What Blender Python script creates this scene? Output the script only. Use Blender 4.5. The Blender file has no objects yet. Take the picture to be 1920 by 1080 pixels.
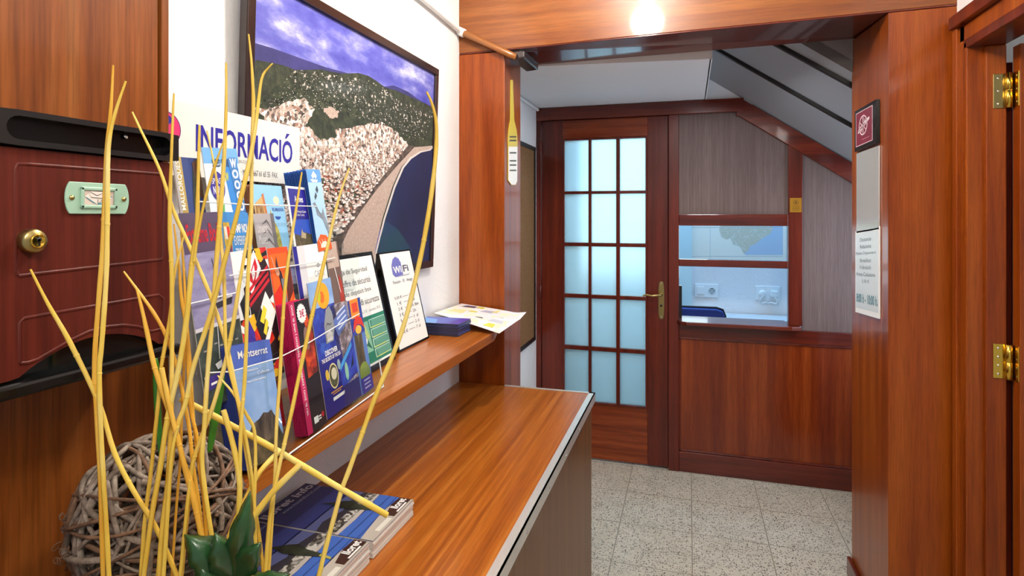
import bpy, bmesh, math, random
from mathutils import Vector, Matrix
C = bpy.context.scene.collection
scn = bpy.context.scene
# ------------------------------------------------------------------ camera, light, exposure
F, HY, CAMH = 1100.0, 404.0, 1.45
TH = math.atan(331/F); SN, CS = math.sin(TH), math.cos(TH)
cam_d = bpy.data.cameras.new('camera'); cam = bpy.data.objects.new('camera', cam_d); C.objects.link(cam)
cam.location = (0, 0, CAMH); cam.rotation_euler = (math.pi/2, 0, TH)
cam_d.sensor_fit = 'HORIZONTAL'; cam_d.sensor_width = 36; cam_d.lens = F/1920*36
cam_d.shift_y = (HY-540)/1920; cam_d.clip_start = 0.02
scn.camera = cam
scn.view_settings.view_transform = 'Standard'; scn.view_settings.look = 'None'
scn.view_settings.gamma = 1; scn.view_settings.use_curve_mapping = False
scn.view_settings.exposure = 0.35
w = bpy.data.worlds.new('world'); scn.world = w; w.use_nodes = True
w.node_tree.nodes['Background'].inputs[0].default_value = (0.93, 0.95, 1.0, 1)
w.node_tree.nodes['Background'].inputs[1].default_value = 0.38
scn.cycles.transparent_max_bounces = 48
def lamp(name, kind, loc, power, col, **kw):
    d = bpy.data.lights.new(name, kind); d.energy = power; d.color = col
    for k, v in kw.items():
        if k != 'rot': setattr(d, k, v)
    o = bpy.data.objects.new(name, d); o.location = loc; o.rotation_euler = kw.get('rot', (0, 0, 0)); C.objects.link(o); return o
lamp('ceiling_lamp_light', 'POINT', (-0.20, 1.36, 2.43), 40, (1.0, 0.94, 0.85), shadow_soft_size=0.075)
lamp('front_fill_light', 'POINT', (0.30, -0.35, 2.35), 34, (1.0, 0.94, 0.86), shadow_soft_size=0.10)  # added fill near the camera, lights stems and mailbox from the front
lamp('hall_down_fill', 'AREA', (0.10, 2.78, 2.085), 5.5, (0.92, 0.95, 1.0), shape='DISK', size=0.22)  # added downlight without a fixture, brightens hall floor and panels
lamp('hall_side_fill', 'AREA', (0.985, 3.06, 1.25), 8, (0.58, 0.75, 1.0), shape='RECTANGLE', size=0.9, size_y=0.6, rot=(0, -math.pi/2, 0))  # added bluish fill hidden by the right post, lifts the hall
lamp('pane_back_fill', 'AREA', (-0.42, 4.42, 1.75), 9, (0.78, 0.95, 1.0), shape='RECTANGLE', size=1.1, size_y=1.5, rot=(-math.pi/2, 0, 0))  # added backlight in the office, keeps the frosted panes bright
lamp('office_lamp_light', 'AREA', (0.35, 4.05, 2.24), 17, (0.24, 0.56, 1.0), shape='RECTANGLE', size=1.6, size_y=0.3)
lamp('side_room_light', 'AREA', (2.0, 1.2, 2.3), .35, (1.0, 0.9, 0.8), shape='SQUARE', size=0.6)

# ------------------------------------------------------------------ pixel -> point helpers
def ray(px, py):
    t = (px-960)/F
    return Vector((-SN+t*CS, CS+t*SN, (HY-py)/F))
O = Vector((0, 0, CAMH))
def on(px, py, p0, n):
    r = ray(px, py); k = (Vector(p0)-O).dot(n)/r.dot(n); return O+r*k
def on_x(px, py, X): return on(px, py, (X, 0, 0), Vector((1, 0, 0)))
def on_y(px, py, Y): return on(px, py, (0, Y, 0), Vector((0, 1, 0)))
def on_z(px, py, Z): return on(px, py, (0, 0, Z), Vector((0, 0, 1)))
def at(px, py, d): return O+ray(px, py)*d

# ------------------------------------------------------------------ materials
def lin(c):
    if isinstance(c, str):
        c = c.lstrip('#'); c = [int(c[i:i+2], 16)/255 for i in (0, 2, 4)]
    return tuple(((x/12.92) if x <= .04045 else ((x+.055)/1.055)**2.4) for x in c[:3])+(1,)
MATS = {}
def base_mat(name):
    m = bpy.data.materials.new(name); m.use_nodes = True
    return m, m.node_tree, m.node_tree.nodes['Principled BSDF']
def plain(name, col, rough=.5, metal=0, coat=0, spec=.5):
    if name in MATS: return MATS[name]
    m, nt, b = base_mat(name)
    b.inputs['Base Color'].default_value = lin(col); b.inputs['Roughness'].default_value = rough
    b.inputs['Metallic'].default_value = metal; b.inputs['Coat Weight'].default_value = coat
    b.inputs['Coat Roughness'].default_value = .08; b.inputs['Specular IOR Level'].default_value = spec
    MATS[name] = m; return m
def ink(col, rough=.38): return plain('ink_'+col+('' if rough == .38 else str(rough)), col, rough)
def noise_node(nt, scale, vec, detail=4, rough=.55, dist=0):
    n = nt.nodes.new('ShaderNodeTexNoise'); n.inputs['Scale'].default_value = scale
    n.inputs['Detail'].default_value = detail; n.inputs['Roughness'].default_value = rough
    n.inputs['Distortion'].default_value = dist
    nt.links.new(vec, n.inputs['Vector']); return n
def mapping(nt, scale=(1, 1, 1), loc=(0, 0, 0), rot=(0, 0, 0), coord='Object'):
    t = nt.nodes.new('ShaderNodeTexCoord'); mp = nt.nodes.new('ShaderNodeMapping')
    mp.inputs['Scale'].default_value = scale; mp.inputs['Location'].default_value = loc; mp.inputs['Rotation'].default_value = rot
    nt.links.new(t.outputs[coord], mp.inputs['Vector']); return mp.outputs[0]
def ramp(nt, fac, stops, interp='LINEAR'):
    r = nt.nodes.new('ShaderNodeValToRGB'); e = r.color_ramp.elements; r.color_ramp.interpolation = interp
    while len(e) < len(stops): e.new(.5)
    for el, (p, c) in zip(e, stops): el.position = p; el.color = lin(c) if not (isinstance(c, tuple) and len(c) == 4) else c
    nt.links.new(fac, r.inputs[0]); return r.outputs[0]
def mixc(nt, fac, a, b, mode='MIX'):
    n = nt.nodes.new('ShaderNodeMix'); n.data_type = 'RGBA'; n.blend_type = mode
    for i, v in ((0, fac), (6, a), (7, b)):
        if hasattr(v, 'links') or hasattr(v, 'is_linked'): nt.links.new(v, n.inputs[i])
        else: n.inputs[i].default_value = v
    return n.outputs[2]
def bump(nt, b, h, strength, dist=.002):
    n = nt.nodes.new('ShaderNodeBump'); n.inputs['Strength'].default_value = strength; n.inputs['Distance'].default_value = dist
    nt.links.new(h, n.inputs['Height']); nt.links.new(n.outputs[0], b.inputs['Normal'])
def wood(name, dark, mid, light, grain='z', stripe=22, rough=.28, coat=.35, pores=.35, big=.8):
    m, nt, b = base_mat(name)
    def sc(a, l):
        s = [a, a, a]; s['xyz'.index(grain)] = l; return tuple(s)
    n1 = noise_node(nt, 1, mapping(nt, sc(stripe, .9)), 3, .55, .25)
    n2 = noise_node(nt, 1, mapping(nt, sc(240, 9), (3, 1, 2)), 3, .6)
    n3 = noise_node(nt, 1, mapping(nt, sc(3, .5), (7, 4, 1)), 2, .5)
    c = ramp(nt, n1.outputs[0], [(.30, dark), (.5, mid), (.70, light)])
    g = ramp(nt, n2.outputs[0], [(.35, (1-pores, 1-pores, 1-pores, 1)), (.6, (1, 1, 1, 1))])
    c = mixc(nt, 1.0, c, g, 'MULTIPLY')
    h = ramp(nt, n3.outputs[0], [(.3, (.78, .74, .72, 1)), (.7, (1.08, 1.08, 1.06, 1))])
    c = mixc(nt, big, c, h, 'MULTIPLY')
    nt.links.new(c, b.inputs['Base Color'])
    b.inputs['Roughness'].default_value = rough; b.inputs['Coat Weight'].default_value = coat; b.inputs['Coat Roughness'].default_value = .07; b.inputs['Specular IOR Level'].default_value = .28
    bump(nt, b, n2.outputs[0], .05, .001)
    return m
W_PANEL = wood('sapele_panel', '#6c3514', '#864719', '#985a28', 'z', 30, .34, .18, .3)
W_COUNTER = wood('striped_laminate', '#8c4612', '#a55a1a', '#b76f2a', 'y', 75, .3, .18, .22, .35)
W_POST = wood('varnished_mahogany_post', '#7e340a', '#94440c', '#a25214', 'z', 20, .3, .12, .25)
W_BEAM = wood('varnished_mahogany_beam', '#6c3410', '#824616', '#945822', 'x', 24, .34, .4, .25)
W_DARK = wood('dark_red_mahogany', '#4a180e', '#601f12', '#702a16', 'z', 20, .28, .3, .25)
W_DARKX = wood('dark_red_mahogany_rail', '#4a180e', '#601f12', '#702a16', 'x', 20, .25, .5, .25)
W_LOWER = wood('red_brown_panel', '#6a2408', '#7e300d', '#8e3e15', 'z', 26, .25, .4, .3)
W_LOWERX = wood('red_brown_panel_rail', '#5e2208', '#7c300f', '#94441a', 'x', 30, .25, .4, .3)
W_GREY = wood('dull_brown_laminate', '#64524e', '#6c5a55', '#73615c', 'z', 70, .6, .0, .2)
W_FRONT = wood('dull_front_laminate', '#6a4422', '#7a502a', '#865a32', 'z', 30, .4, .05, .25)
W_BOX = wood('stained_mailbox_wood', '#4c170e', '#5c1e13', '#682719', 'z', 60, .45, .0, .3)
M_BLACK = plain('black_gloss_plastic', '#0b0b0c', .22)
M_BLACKM = plain('black_satin', '#100f0f', .4)
M_BRASS = plain('polished_brass', '#d8b24a', .2, 1)
M_BRASSD = plain('aged_brass', '#a89560', .3, 1)
M_STEEL = plain('brushed_aluminium', '#dcdcd8', .35, .6)
M_SCREW = plain('bright_screw', '#e8e8e8', .2, 1)
M_WHITE = plain('white_plastic', '#eef0ee', .4)
M_PAPER = plain('white_paper', '#f2f1ec', .55)
M_FRAME = plain('dark_brown_frame', '#24110d', .3, coat=.3)
def plaster():
    m, nt, b = base_mat('white_stippled_plaster')
    n = noise_node(nt, 70, mapping(nt), 5, .6); n2 = noise_node(nt, 3, mapping(nt), 2)
    nt.links.new(ramp(nt, n2.outputs[0], [(.3, '#e4e3e1'), (.7, '#eeedec')]), b.inputs['Base Color'])
    b.inputs['Roughness'].default_value = .75; bump(nt, b, n.outputs[0], .5, .004); return m
M_WALL = plaster()
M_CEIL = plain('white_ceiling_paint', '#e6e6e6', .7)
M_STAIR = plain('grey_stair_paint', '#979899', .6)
def terrazzo():
    m, nt, b = base_mat('terrazzo_tiles')
    v = mapping(nt, (1, 1, 1))
    n = noise_node(nt, 9, v, 4)
    base = ramp(nt, n.outputs[0], [(.3, '#b3ab97'), (.7, '#c6beab')])
    def chips(scale, thr, col, base, seed):
        vo = nt.nodes.new('ShaderNodeTexVoronoi'); vo.inputs['Scale'].default_value = scale; vo.inputs['Randomness'].default_value = 1
        nt.links.new(mapping(nt, (1, 1, 1), (seed, seed*2, 0)), vo.inputs['Vector'])
        f = ramp(nt, vo.outputs['Distance'], [(thr-.06, (1, 1, 1, 1)), (thr, (0, 0, 0, 1))])
        sx = nt.nodes.new('ShaderNodeSeparateColor'); nt.links.new(vo.outputs['Color'], sx.inputs[0])
        g = ramp(nt, sx.outputs[0], [(.45, (0, 0, 0, 1)), (.53, (.85, .85, .85, 1))])
        return mixc(nt, mixc(nt, 1.0, f, g, 'MULTIPLY'), base, lin(col))
    c = chips(120, .42, '#5b5244', base, 1.3)
    c = chips(200, .40, '#e2dcca', c, 4.1)
    c = chips(95, .34, '#38312a', c, 7.7)
    br = nt.nodes.new('ShaderNodeTexBrick'); br.offset = 0; br.inputs['Scale'].default_value = 1
    br.inputs['Brick Width'].default_value = .325; br.inputs['Row Height'].default_value = .325
    br.inputs['Mortar Size'].default_value = .0022; br.inputs['Mortar Smooth'].default_value = 0
    br.inputs['Color1'].default_value = br.inputs['Color2'].default_value = (0, 0, 0, 1); br.inputs['Mortar'].default_value = (1, 1, 1, 1)
    nt.links.new(mapping(nt, (1, 1, 1), (-.015, -.2, 0)), br.inputs['Vector'])
    c = mixc(nt, br.outputs[0], c, lin('#857d6c'))
    nt.links.new(c, b.inputs['Base Color']); b.inputs['Roughness'].default_value = .35; return m
M_FLOOR = terrazzo()
def frosted():
    m, nt, b = base_mat('frosted_glass'); out = nt.nodes['Material Output']
    tr = nt.nodes.new('ShaderNodeBsdfTranslucent'); tr.inputs[0].default_value = (.80, .95, .96, 1)
    b.inputs['Base Color'].default_value = (.6, .75, .76, 1); b.inputs['Roughness'].default_value = .15
    tp = nt.nodes.new('ShaderNodeBsdfRefraction'); tp.inputs['Roughness'].default_value = .6; tp.inputs['IOR'].default_value = 1.25; tp.inputs[0].default_value = (.86, .96, .97, 1)
    m1 = nt.nodes.new('ShaderNodeMixShader'); m1.inputs[0].default_value = .55; nt.links.new(tr.outputs[0], m1.inputs[1]); nt.links.new(tp.outputs[0], m1.inputs[2])
    m2 = nt.nodes.new('ShaderNodeMixShader'); m2.inputs[0].default_value = .12; nt.links.new(m1.outputs[0], m2.inputs[1]); nt.links.new(b.outputs[0], m2.inputs[2])
    nt.links.new(m2.outputs[0], out.inputs[0]); return m
M_FROST = frosted()
def clear(name, tint=(.97, .98, .98, 1), refl=.08):
    m, nt, b = base_mat(name); out = nt.nodes['Material Output']
    t = nt.nodes.new('ShaderNodeBsdfTransparent'); t.inputs[0].default_value = tint
    g = nt.nodes.new('ShaderNodeBsdfGlossy'); g.inputs['Roughness'].default_value = .06
    lw = nt.nodes.new('ShaderNodeFresnel'); lw.inputs['IOR'].default_value = 1.35
    mx = nt.nodes.new('ShaderNodeMixShader')
    gb = nt.nodes.new('ShaderNodeNewGeometry'); mm = nt.nodes.new('ShaderNodeMath'); mm.operation = 'SUBTRACT'; mm.use_clamp = True
    nt.links.new(lw.outputs[0], mm.inputs[0]); nt.links.new(gb.outputs['Backfacing'], mm.inputs[1]); nt.links.new(mm.outputs[0], mx.inputs[0]); nt.links.new(t.outputs[0], mx.inputs[1]); nt.links.new(g.outputs[0], mx.inputs[2])
    nt.links.new(mx.outputs[0], out.inputs[0]); return m
M_CLEAR = clear('clear_window_glass'); M_ACRYL = clear('clear_acrylic', (.93, .95, .95, 1))
M_EDGE = plain('acrylic_polished_edge', '#dfe6e6', .25)
def speck(name, stops, scale, detail=3, vor=False, rough=.5, stretch=(1, 1, 1), coat=.03):
    m, nt, b = base_mat(name); v = mapping(nt, stretch)
    if vor:
        n = nt.nodes.new('ShaderNodeTexVoronoi'); n.inputs['Scale'].default_value = scale; nt.links.new(v, n.inputs['Vector'])
        s = nt.nodes.new('ShaderNodeSeparateColor'); nt.links.new(n.outputs['Color'], s.inputs[0]); f = s.outputs[0]
    else: f = noise_node(nt, scale, v, detail, .65).outputs[0]
    nt.links.new(ramp(nt, f, stops, 'CONSTANT' if vor else 'LINEAR'), b.inputs['Base Color'])
    b.inputs['Roughness'].default_value = rough; b.inputs['Coat Weight'].default_value = coat; b.inputs['Coat Roughness'].default_value = .1; return m
P_SKY = speck('print_cloudy_sky', [(.30, '#3a3a98'), (.46, '#5a5aae'), (.56, '#8484c0'), (.66, '#c2c2de')], 5, 5, stretch=(1, 1, 2.6))
P_FAR = speck('print_far_hills', [(.3, '#26265c'), (.7, '#3a3674')], 20)
P_HILL = speck('print_wooded_hills', [(.35, '#1d2216'), (.55, '#333a26'), (.72, '#4a4c36')], 60)
P_VILLA = speck('print_hillside_villas', [(0, '#262b1c'), (.4, '#333828'), (.8, '#44483a'), (.94, '#b8aea4')], 160, vor=True)
P_TOWN = speck('print_town_roofs', [(0, '#5d4f48'), (.12, '#8d7a6e'), (.25, '#c6b3a6'), (.42, '#e6d8ce'), (.62, '#b99f90'), (.76, '#f4ece6'), (.92, '#9a7464')], 125, vor=True)
P_BLOCK = speck('print_near_blocks', [(0, '#51443e'), (.2, '#8e786a'), (.4, '#b59c8c'), (.6, '#d8c8bc'), (.78, '#a4523c'), (.88, '#45503a')], 85, vor=True, stretch=(1, 1, 1.6))
P_SAND = speck('print_sand', [(.25, '#8d7465'), (.40, '#b39c8e'), (.7, '#c2ada1')], 130, 4)
P_SEA = speck('print_sea', [(.3, '#0d1238'), (.55, '#141c48'), (.75, '#123848')], 3, 2)
P_SEAN = speck('print_shallow_sea', [(.3, '#12404a'), (.7, '#1a3058')], 6, 2)
P_MTN = speck('print_rock_mountain', [(.3, '#241e1a'), (.5, '#4a4036'), (.7, '#7a6a58')], 60, 5, stretch=(1, 1, .25))
P_GREEN = speck('print_scrub', [(.3, '#2a2c1c'), (.5, '#4c442c'), (.7, '#6b5a40')], 60)
P_BLUESKY = speck('print_light_sky', [(.3, '#5c8ac8'), (.7, '#a8c4e6')], 9)
P_WATER = speck('print_lilac_water', [(.3, '#77709a'), (.7, '#9a94b6')], 30, stretch=(1, 1, 3))
P_SHORE = speck('print_dark_harbour', [(.3, '#1e2620'), (.55, '#36403a'), (.75, '#5d625c')], 50)
P_RED = speck('print_red_fur', [(.3, '#2a0c08'), (.5, '#9a2410'), (.7, '#d8521c')], 45)
P_DEEP = speck('print_deep_blue', [(.3, '#14186a'), (.55, '#2a3aa4'), (.8, '#3c6cc4')], 40)
P_WILD = speck('print_zoo_faces', [(.3, '#2a1c1c'), (.5, '#77686c'), (.7, '#d4ccd8')], 45)
P_BARK = speck('print_bark', [(.3, '#20180e'), (.55, '#5a4a30'), (.75, '#8a7a58')], 70, stretch=(1, 1, .2))
P_CROWD = speck('print_stadium_stand', [(0, '#3c3846'), (.3, '#6a6274'), (.6, '#8a8090'), (.85, '#54485a')], 160, vor=True)
P_KART = speck('print_kart_crowd', [(0, '#c41818'), (.25, '#141414'), (.45, '#e8b018'), (.62, '#f0f0ec'), (.8, '#d84010')], 70, vor=True)
P_MAP = speck('print_pale_map', [(.3, '#f2f0f0'), (.5, '#e4e2ea'), (.6, '#eeeab4'), (.68, '#f4f2f0'), (.8, '#c8c6da')], 22, 5)
P_CORK = speck('cork_board', [(.3, '#6e4a24'), (.7, '#8a6236')], 90, 4, rough=.8, coat=0)
P_TOWN2 = speck('print_stone_town', [(0, '#3a3630'), (.3, '#8a857c'), (.6, '#c2beb4'), (.85, '#6a655c')], 140, vor=True)
P_MERM = speck('print_bronze', [(.3, '#1c2018'), (.7, '#3c4430')], 50)
P_STRAW = speck('dried_stem', [(.3, '#d8ae3a'), (.5, '#e8c654'), (.72, '#f0dc8c')], 16, 3, rough=.5, stretch=(1, 1, .4), coat=0)
P_STRAWO = speck('ochre_stem', [(.3, '#d0942a'), (.5, '#e2ac38'), (.72, '#ecc860')], 16, 3, rough=.5, stretch=(1, 1, .4), coat=0)
P_TWIG = speck('weathered_twig', [(.3, '#4a3c32'), (.5, '#7d6e60'), (.7, '#a8998a')], 55, 5, rough=.8, coat=0)
P_TWIGB = speck('brown_vine', [(.3, '#4c3424'), (.7, '#86644a')], 50, 4, rough=.8, coat=0)
P_LEAF = speck('dark_leaf', [(.3, '#18381a'), (.7, '#2f5c30')], 25, 4, rough=.28, coat=.2)
P_STALK = speck('green_stalk', [(.3, '#24661a'), (.7, '#48921f')], 20, 3, rough=.35, stretch=(1, 1, .2))
P_SOIL = speck('potting_soil', [(.3, '#1c130c'), (.7, '#3a2a1c')], 90, 5, rough=.95, coat=0)
P_EDGES = plain('page_edges', '#d9d3c8', .6)
M_POT = plain('glazed_brown_pot', '#3b1f14', .25, coat=.4)
M_CHAIR = plain('blue_upholstery', '#1f3a8c', .6)
M_TAGY = plain('yellow_sticker', '#d8c04a', .35)

# ------------------------------------------------------------------ mesh builder
class MB:
    def __init__(s): s.v = []; s.f = []; s.m = []; s.mats = []; s.sm = []
    def mi(s, mat):
        if mat not in s.mats: s.mats.append(mat)
        return s.mats.index(mat)
    def add(s, vs, fs, mat, smooth=False):
        o = len(s.v); s.v += [Vector(v) for v in vs]; i = s.mi(mat)
        for f in fs: s.f.append([o+k for k in f]); s.m.append(i); s.sm.append(smooth)
        return s
    def box(s, a, b, mat):
        a = [min(a[i], b[i]) for i in range(3)], [max(a[i], b[i]) for i in range(3)]
        (x0, y0, z0), (x1, y1, z1) = a
        return s.hexa([(x0, y0, z0), (x1, y0, z0), (x1, y1, z0), (x0, y1, z0), (x0, y0, z1), (x1, y0, z1), (x1, y1, z1), (x0, y1, z1)], mat)
    def hexa(s, p, mat):
        return s.add(p, [(0, 3, 2, 1), (4, 5, 6, 7), (0, 1, 5, 4), (1, 2, 6, 5), (2, 3, 7, 6), (3, 0, 4, 7)], mat)
    def prism(s, poly, ext, mat):
        n = len(poly); ext = Vector(ext); a = [Vector(p) for p in poly]
        return s.add(a+[p+ext for p in a], [tuple(range(n))[::-1], tuple(range(n, 2*n))]+[(i, (i+1) % n, n+(i+1) % n, n+i) for i in range(n)], mat)
    def slab(s, quad, th, mat, side=None):
        """quad bl,br,tr,tl; extruded backwards by th"""
        q = [Vector(p) for p in quad]; n = (q[1]-q[0]).cross(q[3]-q[0]).normalized()
        b = [p-n*th for p in q]; sd = side or mat
        s.add(q, [(0, 1, 2, 3)], mat)
        s.add(q+b, [(7, 6, 5, 4), (0, 4, 5, 1), (1, 5, 6, 2), (2, 6, 7, 3), (3, 7, 4, 0)], sd); return s
    def tube(s, pts, r, mat, n=8, cap=True, squash=None):
        pts = [Vector(p) for p in pts]; rs = r if isinstance(r, (list, tuple)) else [r]*len(pts)
        vs = []; fs = []; up = None
        for i, p in enumerate(pts):
            t = (pts[min(i+1, len(pts)-1)]-pts[max(i-1, 0)]).normalized()
            if up is None:
                up = Vector((0, 0, 1)) if abs(t.z) < .9 else Vector((1, 0, 0))
            a = (up-t*up.dot(t)).normalized(); bb = t.cross(a); up = a
            for k in range(n):
                an = 2*math.pi*k/n; vs.append(p+(a*math.cos(an)+bb*math.sin(an)*(squash or 1))*rs[i])
        for i in range(len(pts)-1):
            for k in range(n): fs.append((i*n+k, i*n+(k+1) % n, (i+1)*n+(k+1) % n, (i+1)*n+k))
        s.add(vs, fs, mat, True)
        if cap:
            o = (len(pts)-1)*n
            s.add(vs[:n], [tuple(range(n))[::-1]], mat); s.add(vs[o:o+n], [tuple(range(n))], mat)
        return s
    def lathe(s, prof, c, axis, mat, n=24, smooth=True):
        ax = Vector(axis).normalized(); a = ax.orthogonal().normalized(); b = ax.cross(a); c = Vector(c); vs = []; fs = []
        for r, h in prof:
            for k in range(n):
                t = 2*math.pi*k/n; vs.append(c+ax*h+(a*math.cos(t)+b*math.sin(t))*r)
        for i in range(len(prof)-1):
            for k in range(n): fs.append((i*n+k, i*n+(k+1) % n, (i+1)*n+(k+1) % n, (i+1)*n+k))
        return s.add(vs, fs, mat, smooth)
    # printed layers on a quad (bl,br,tr,tl): polygons in 0..1 coordinates, lifted by 'lv' steps
    def ink(s, quad, poly, mat, lv=1):
        q = [Vector(p) for p in quad]; n = (q[1]-q[0]).cross(q[3]-q[0]).normalized()*(.00022*lv)
        vs = [bil(q, u, v)+n for u, v in poly]
        return s.add(vs, [tuple(range(len(vs)))], mat)
    def rect(s, quad, u0, v0, u1, v1, mat, lv=1): return s.ink(quad, [(u0, v0), (u1, v0), (u1, v1), (u0, v1)], mat, lv)
    def oval(s, quad, u, v, a, b, mat, lv=1, n=28, t0=0, t1=2*math.pi):
        return s.ink(quad, [(u+a*math.cos(t0+(t1-t0)*k/n), v+b*math.sin(t0+(t1-t0)*k/n)) for k in range(n)], mat, lv)
    def ring(s, quad, u, v, a, b, w, mat, lv=1, n=32):
        q = [Vector(p) for p in quad]; nn = (q[1]-q[0]).cross(q[3]-q[0]).normalized()*(.00022*lv); vs = []
        for k in range(n):
            t = 2*math.pi*k/n
            for e in (0, w): vs.append(bil(q, u+(a-e)*math.cos(t), v+(b-e*b/a)*math.sin(t))+nn)
        return s.add(vs, [(2*k, (2*k+2) % (2*n), (2*k+3) % (2*n), 2*k+1) for k in range(n)], mat)
    def text(s, quad, string, u0, v0, u1, v1, mat, lv=2, rot=0, bold=0):
        """lettering fitted into the u0..u1 x v0..v1 box of the quad; rot=90 reads upwards"""
        vs, fs = glyphs(string, bold)
        if not vs: return s
        x0 = min(v[0] for v in vs); x1 = max(v[0] for v in vs); y0 = min(v[1] for v in vs); y1 = max(v[1] for v in vs)
        q = [Vector(p) for p in quad]; n = (q[1]-q[0]).cross(q[3]-q[0]).normalized()*(.00022*lv); out = []
        for x, y in vs:
            a = (x-x0)/(x1-x0); b = (y-y0)/max(1e-6, y1-y0)
            if rot == 90: a, b = 1-b, a
            if rot == -90: a, b = b, 1-a
            out.append(bil(q, u0+(u1-u0)*a, v0+(v1-v0)*b)+n)
        return s.add(out, fs, mat)
    def build(s, name, parent=None, bev=0, seg=2):
        me = bpy.data.meshes.new(name); off = wloc(parent)
        me.from_pydata([v-off for v in s.v], [], s.f); 
        for m in s.mats: me.materials.append(m)
        me.polygons.foreach_set('material_index', s.m); me.polygons.foreach_set('use_smooth', s.sm); me.update()
        o = bpy.data.objects.new(name, me); C.objects.link(o)
        if parent: o.parent = parent
        if bev:
            md = o.modifiers.new('bevel', 'BEVEL'); md.width = bev; md.segments = seg; md.limit_method = 'ANGLE'; md.angle_limit = .6
        return o
def wloc(p):
    v = Vector((0, 0, 0))
    while p: v += p.location; p = p.parent
    return v
def bil(q, u, v): return (q[0]*(1-u)+q[1]*u)*(1-v)+(q[3]*(1-u)+q[2]*u)*v
GC = {}
def glyphs(string, bold=0):
    k = (string, bold)
    if k not in GC:
        c = bpy.data.curves.new('t', 'FONT'); c.body = string; c.size = 1; c.resolution_u = 3; c.offset = bold
        o = bpy.data.objects.new('t', c); C.objects.link(o)
        dg = bpy.context.evaluated_depsgraph_get(); ev = o.evaluated_get(dg); me = ev.to_mesh()
        GC[k] = ([(v.co.x, v.co.y) for v in me.vertices], [tuple(p.vertices) for p in me.polygons])
        ev.to_mesh_clear(); bpy.data.objects.remove(o); bpy.data.curves.remove(c)
    return GC[k]
def tag(o, label=None, cat=None, group=None, kind=None):
    if label: o['label'] = label
    if cat: o['category'] = cat
    if group: o['group'] = group
    if kind: o['kind'] = kind
    return o
def thing(name, label, cat, loc, group=None):
    o = bpy.data.objects.new(name, None); o.empty_display_size = .05; o.location = loc; C.objects.link(o); return tag(o, label, cat, group)
def struct(o, label=None, cat=None):
    o['kind'] = 'structure'
    return tag(o, label, cat)
def sempty(name, loc): 
    o = bpy.data.objects.new(name, None); o.location = loc; C.objects.link(o); o['kind'] = 'structure'; return o
def copy_obj(o, parent=None, delta=(0, 0, 0)):
    c = o.copy(); C.objects.link(c); c.location = o.location+Vector(delta)
    if parent: c.parent = parent
    for ch in o.children:
        d = ch.copy(); C.objects.link(d); d.parent = c
    return c

# ------------------------------------------------------------------ key planes
XW = -.885      # left wall
YF = 2.20       # front of posts and beam
YB = 3.46       # front of glazed partition
XR = .82        # right wall
ZC = .783       # counter top
ZS = 1.055      # wall shelf top
XP = -.74       # near wood panel face
XBOX = -.64     # mailbox face

# ------------------------------------------------------------------ setting
struct(MB().box((-1.6, -1.2, -.06), (2.6, 4.6, 0), M_FLOOR).build('floor'), 'speckled beige terrazzo tile floor', 'floor')
struct(MB().box((-1.05, -.6, 0), (XW, 3.46, 2.56), M_WALL).build('wall_left'), 'white stippled plaster wall behind the shelf and counter', 'wall')
struct(MB().box((-1.05, -.6, 2.56), (1.0, YF+.1, 2.64), M_CEIL).build('ceiling'), 'white ceiling over the reception counter', 'ceiling')
# hall ceiling between the beam and the glazed door, ends where the stairwell opens
struct(MB().prism([(-1.0, YF+.235, 2.10), (.09, YF+.37, 2.10), (.09, YB+.1, 2.10), (-1.0, YB+.1, 2.10)], (0, 0, .06), M_CEIL).build('ceiling_hall'), 'low white ceiling in front of the glazed door', 'ceiling')
struct(MB().box((.085, YF+.375, 2.10), (.095, YB, 2.75), M_CEIL).build('wall_stairwell'), 'white upstand where the low ceiling meets the stairwell', 'wall')
struct(MB().box((-1.0, YB+.005, 2.06), (.4, YB+.1, 2.75), M_CEIL).build('wall_back'), 'white wall strip above the wooden partition', 'wall')
# stair underside (sloping plane, falls to the right)
def zst(X, Y): return 2.290-.68*X+.19*(YB-Y)
xs0, xs1 = -.35, 1.25
top = [(xs0, YF+.38, zst(xs0, YF+.38)), (xs1, YF+.47, zst(xs1, YF+.47)), (xs1, YB+.06, zst(xs1, YB+.06)), (xs0, YB+.06, zst(xs0, YB+.06))]
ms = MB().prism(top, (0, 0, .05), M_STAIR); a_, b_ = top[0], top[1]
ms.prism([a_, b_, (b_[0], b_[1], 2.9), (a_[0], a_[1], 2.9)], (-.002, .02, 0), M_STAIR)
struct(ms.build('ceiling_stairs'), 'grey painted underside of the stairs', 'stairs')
for i, Y in enumerate((3.06, 2.72)):
    m = MB(); a, b = -.3, 1.2
    m.hexa([(a, Y-.012, zst(a, Y)-.016), (b, Y-.012, zst(b, Y)-.016), (b, Y+.012, zst(b, Y)-.016), (a, Y+.012, zst(a, Y)-.016),
            (a, Y-.012, zst(a, Y)+.004), (b, Y-.012, zst(b, Y)+.004), (b, Y+.012, zst(b, Y)+.004), (a, Y+.012, zst(a, Y)+.004)], M_BLACKM)
    struct(m.build('trim_%d' % (20+i)), ('lower black strip along the stair underside', 'upper black strip along the stair underside')[i], 'trim')
struct(MB().box((1.0, YF+.46, 0), (1.1, YB+.1, 2.6), M_WALL).build('wall_hall'), 'hall wall beyond the right post', 'wall')

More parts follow.
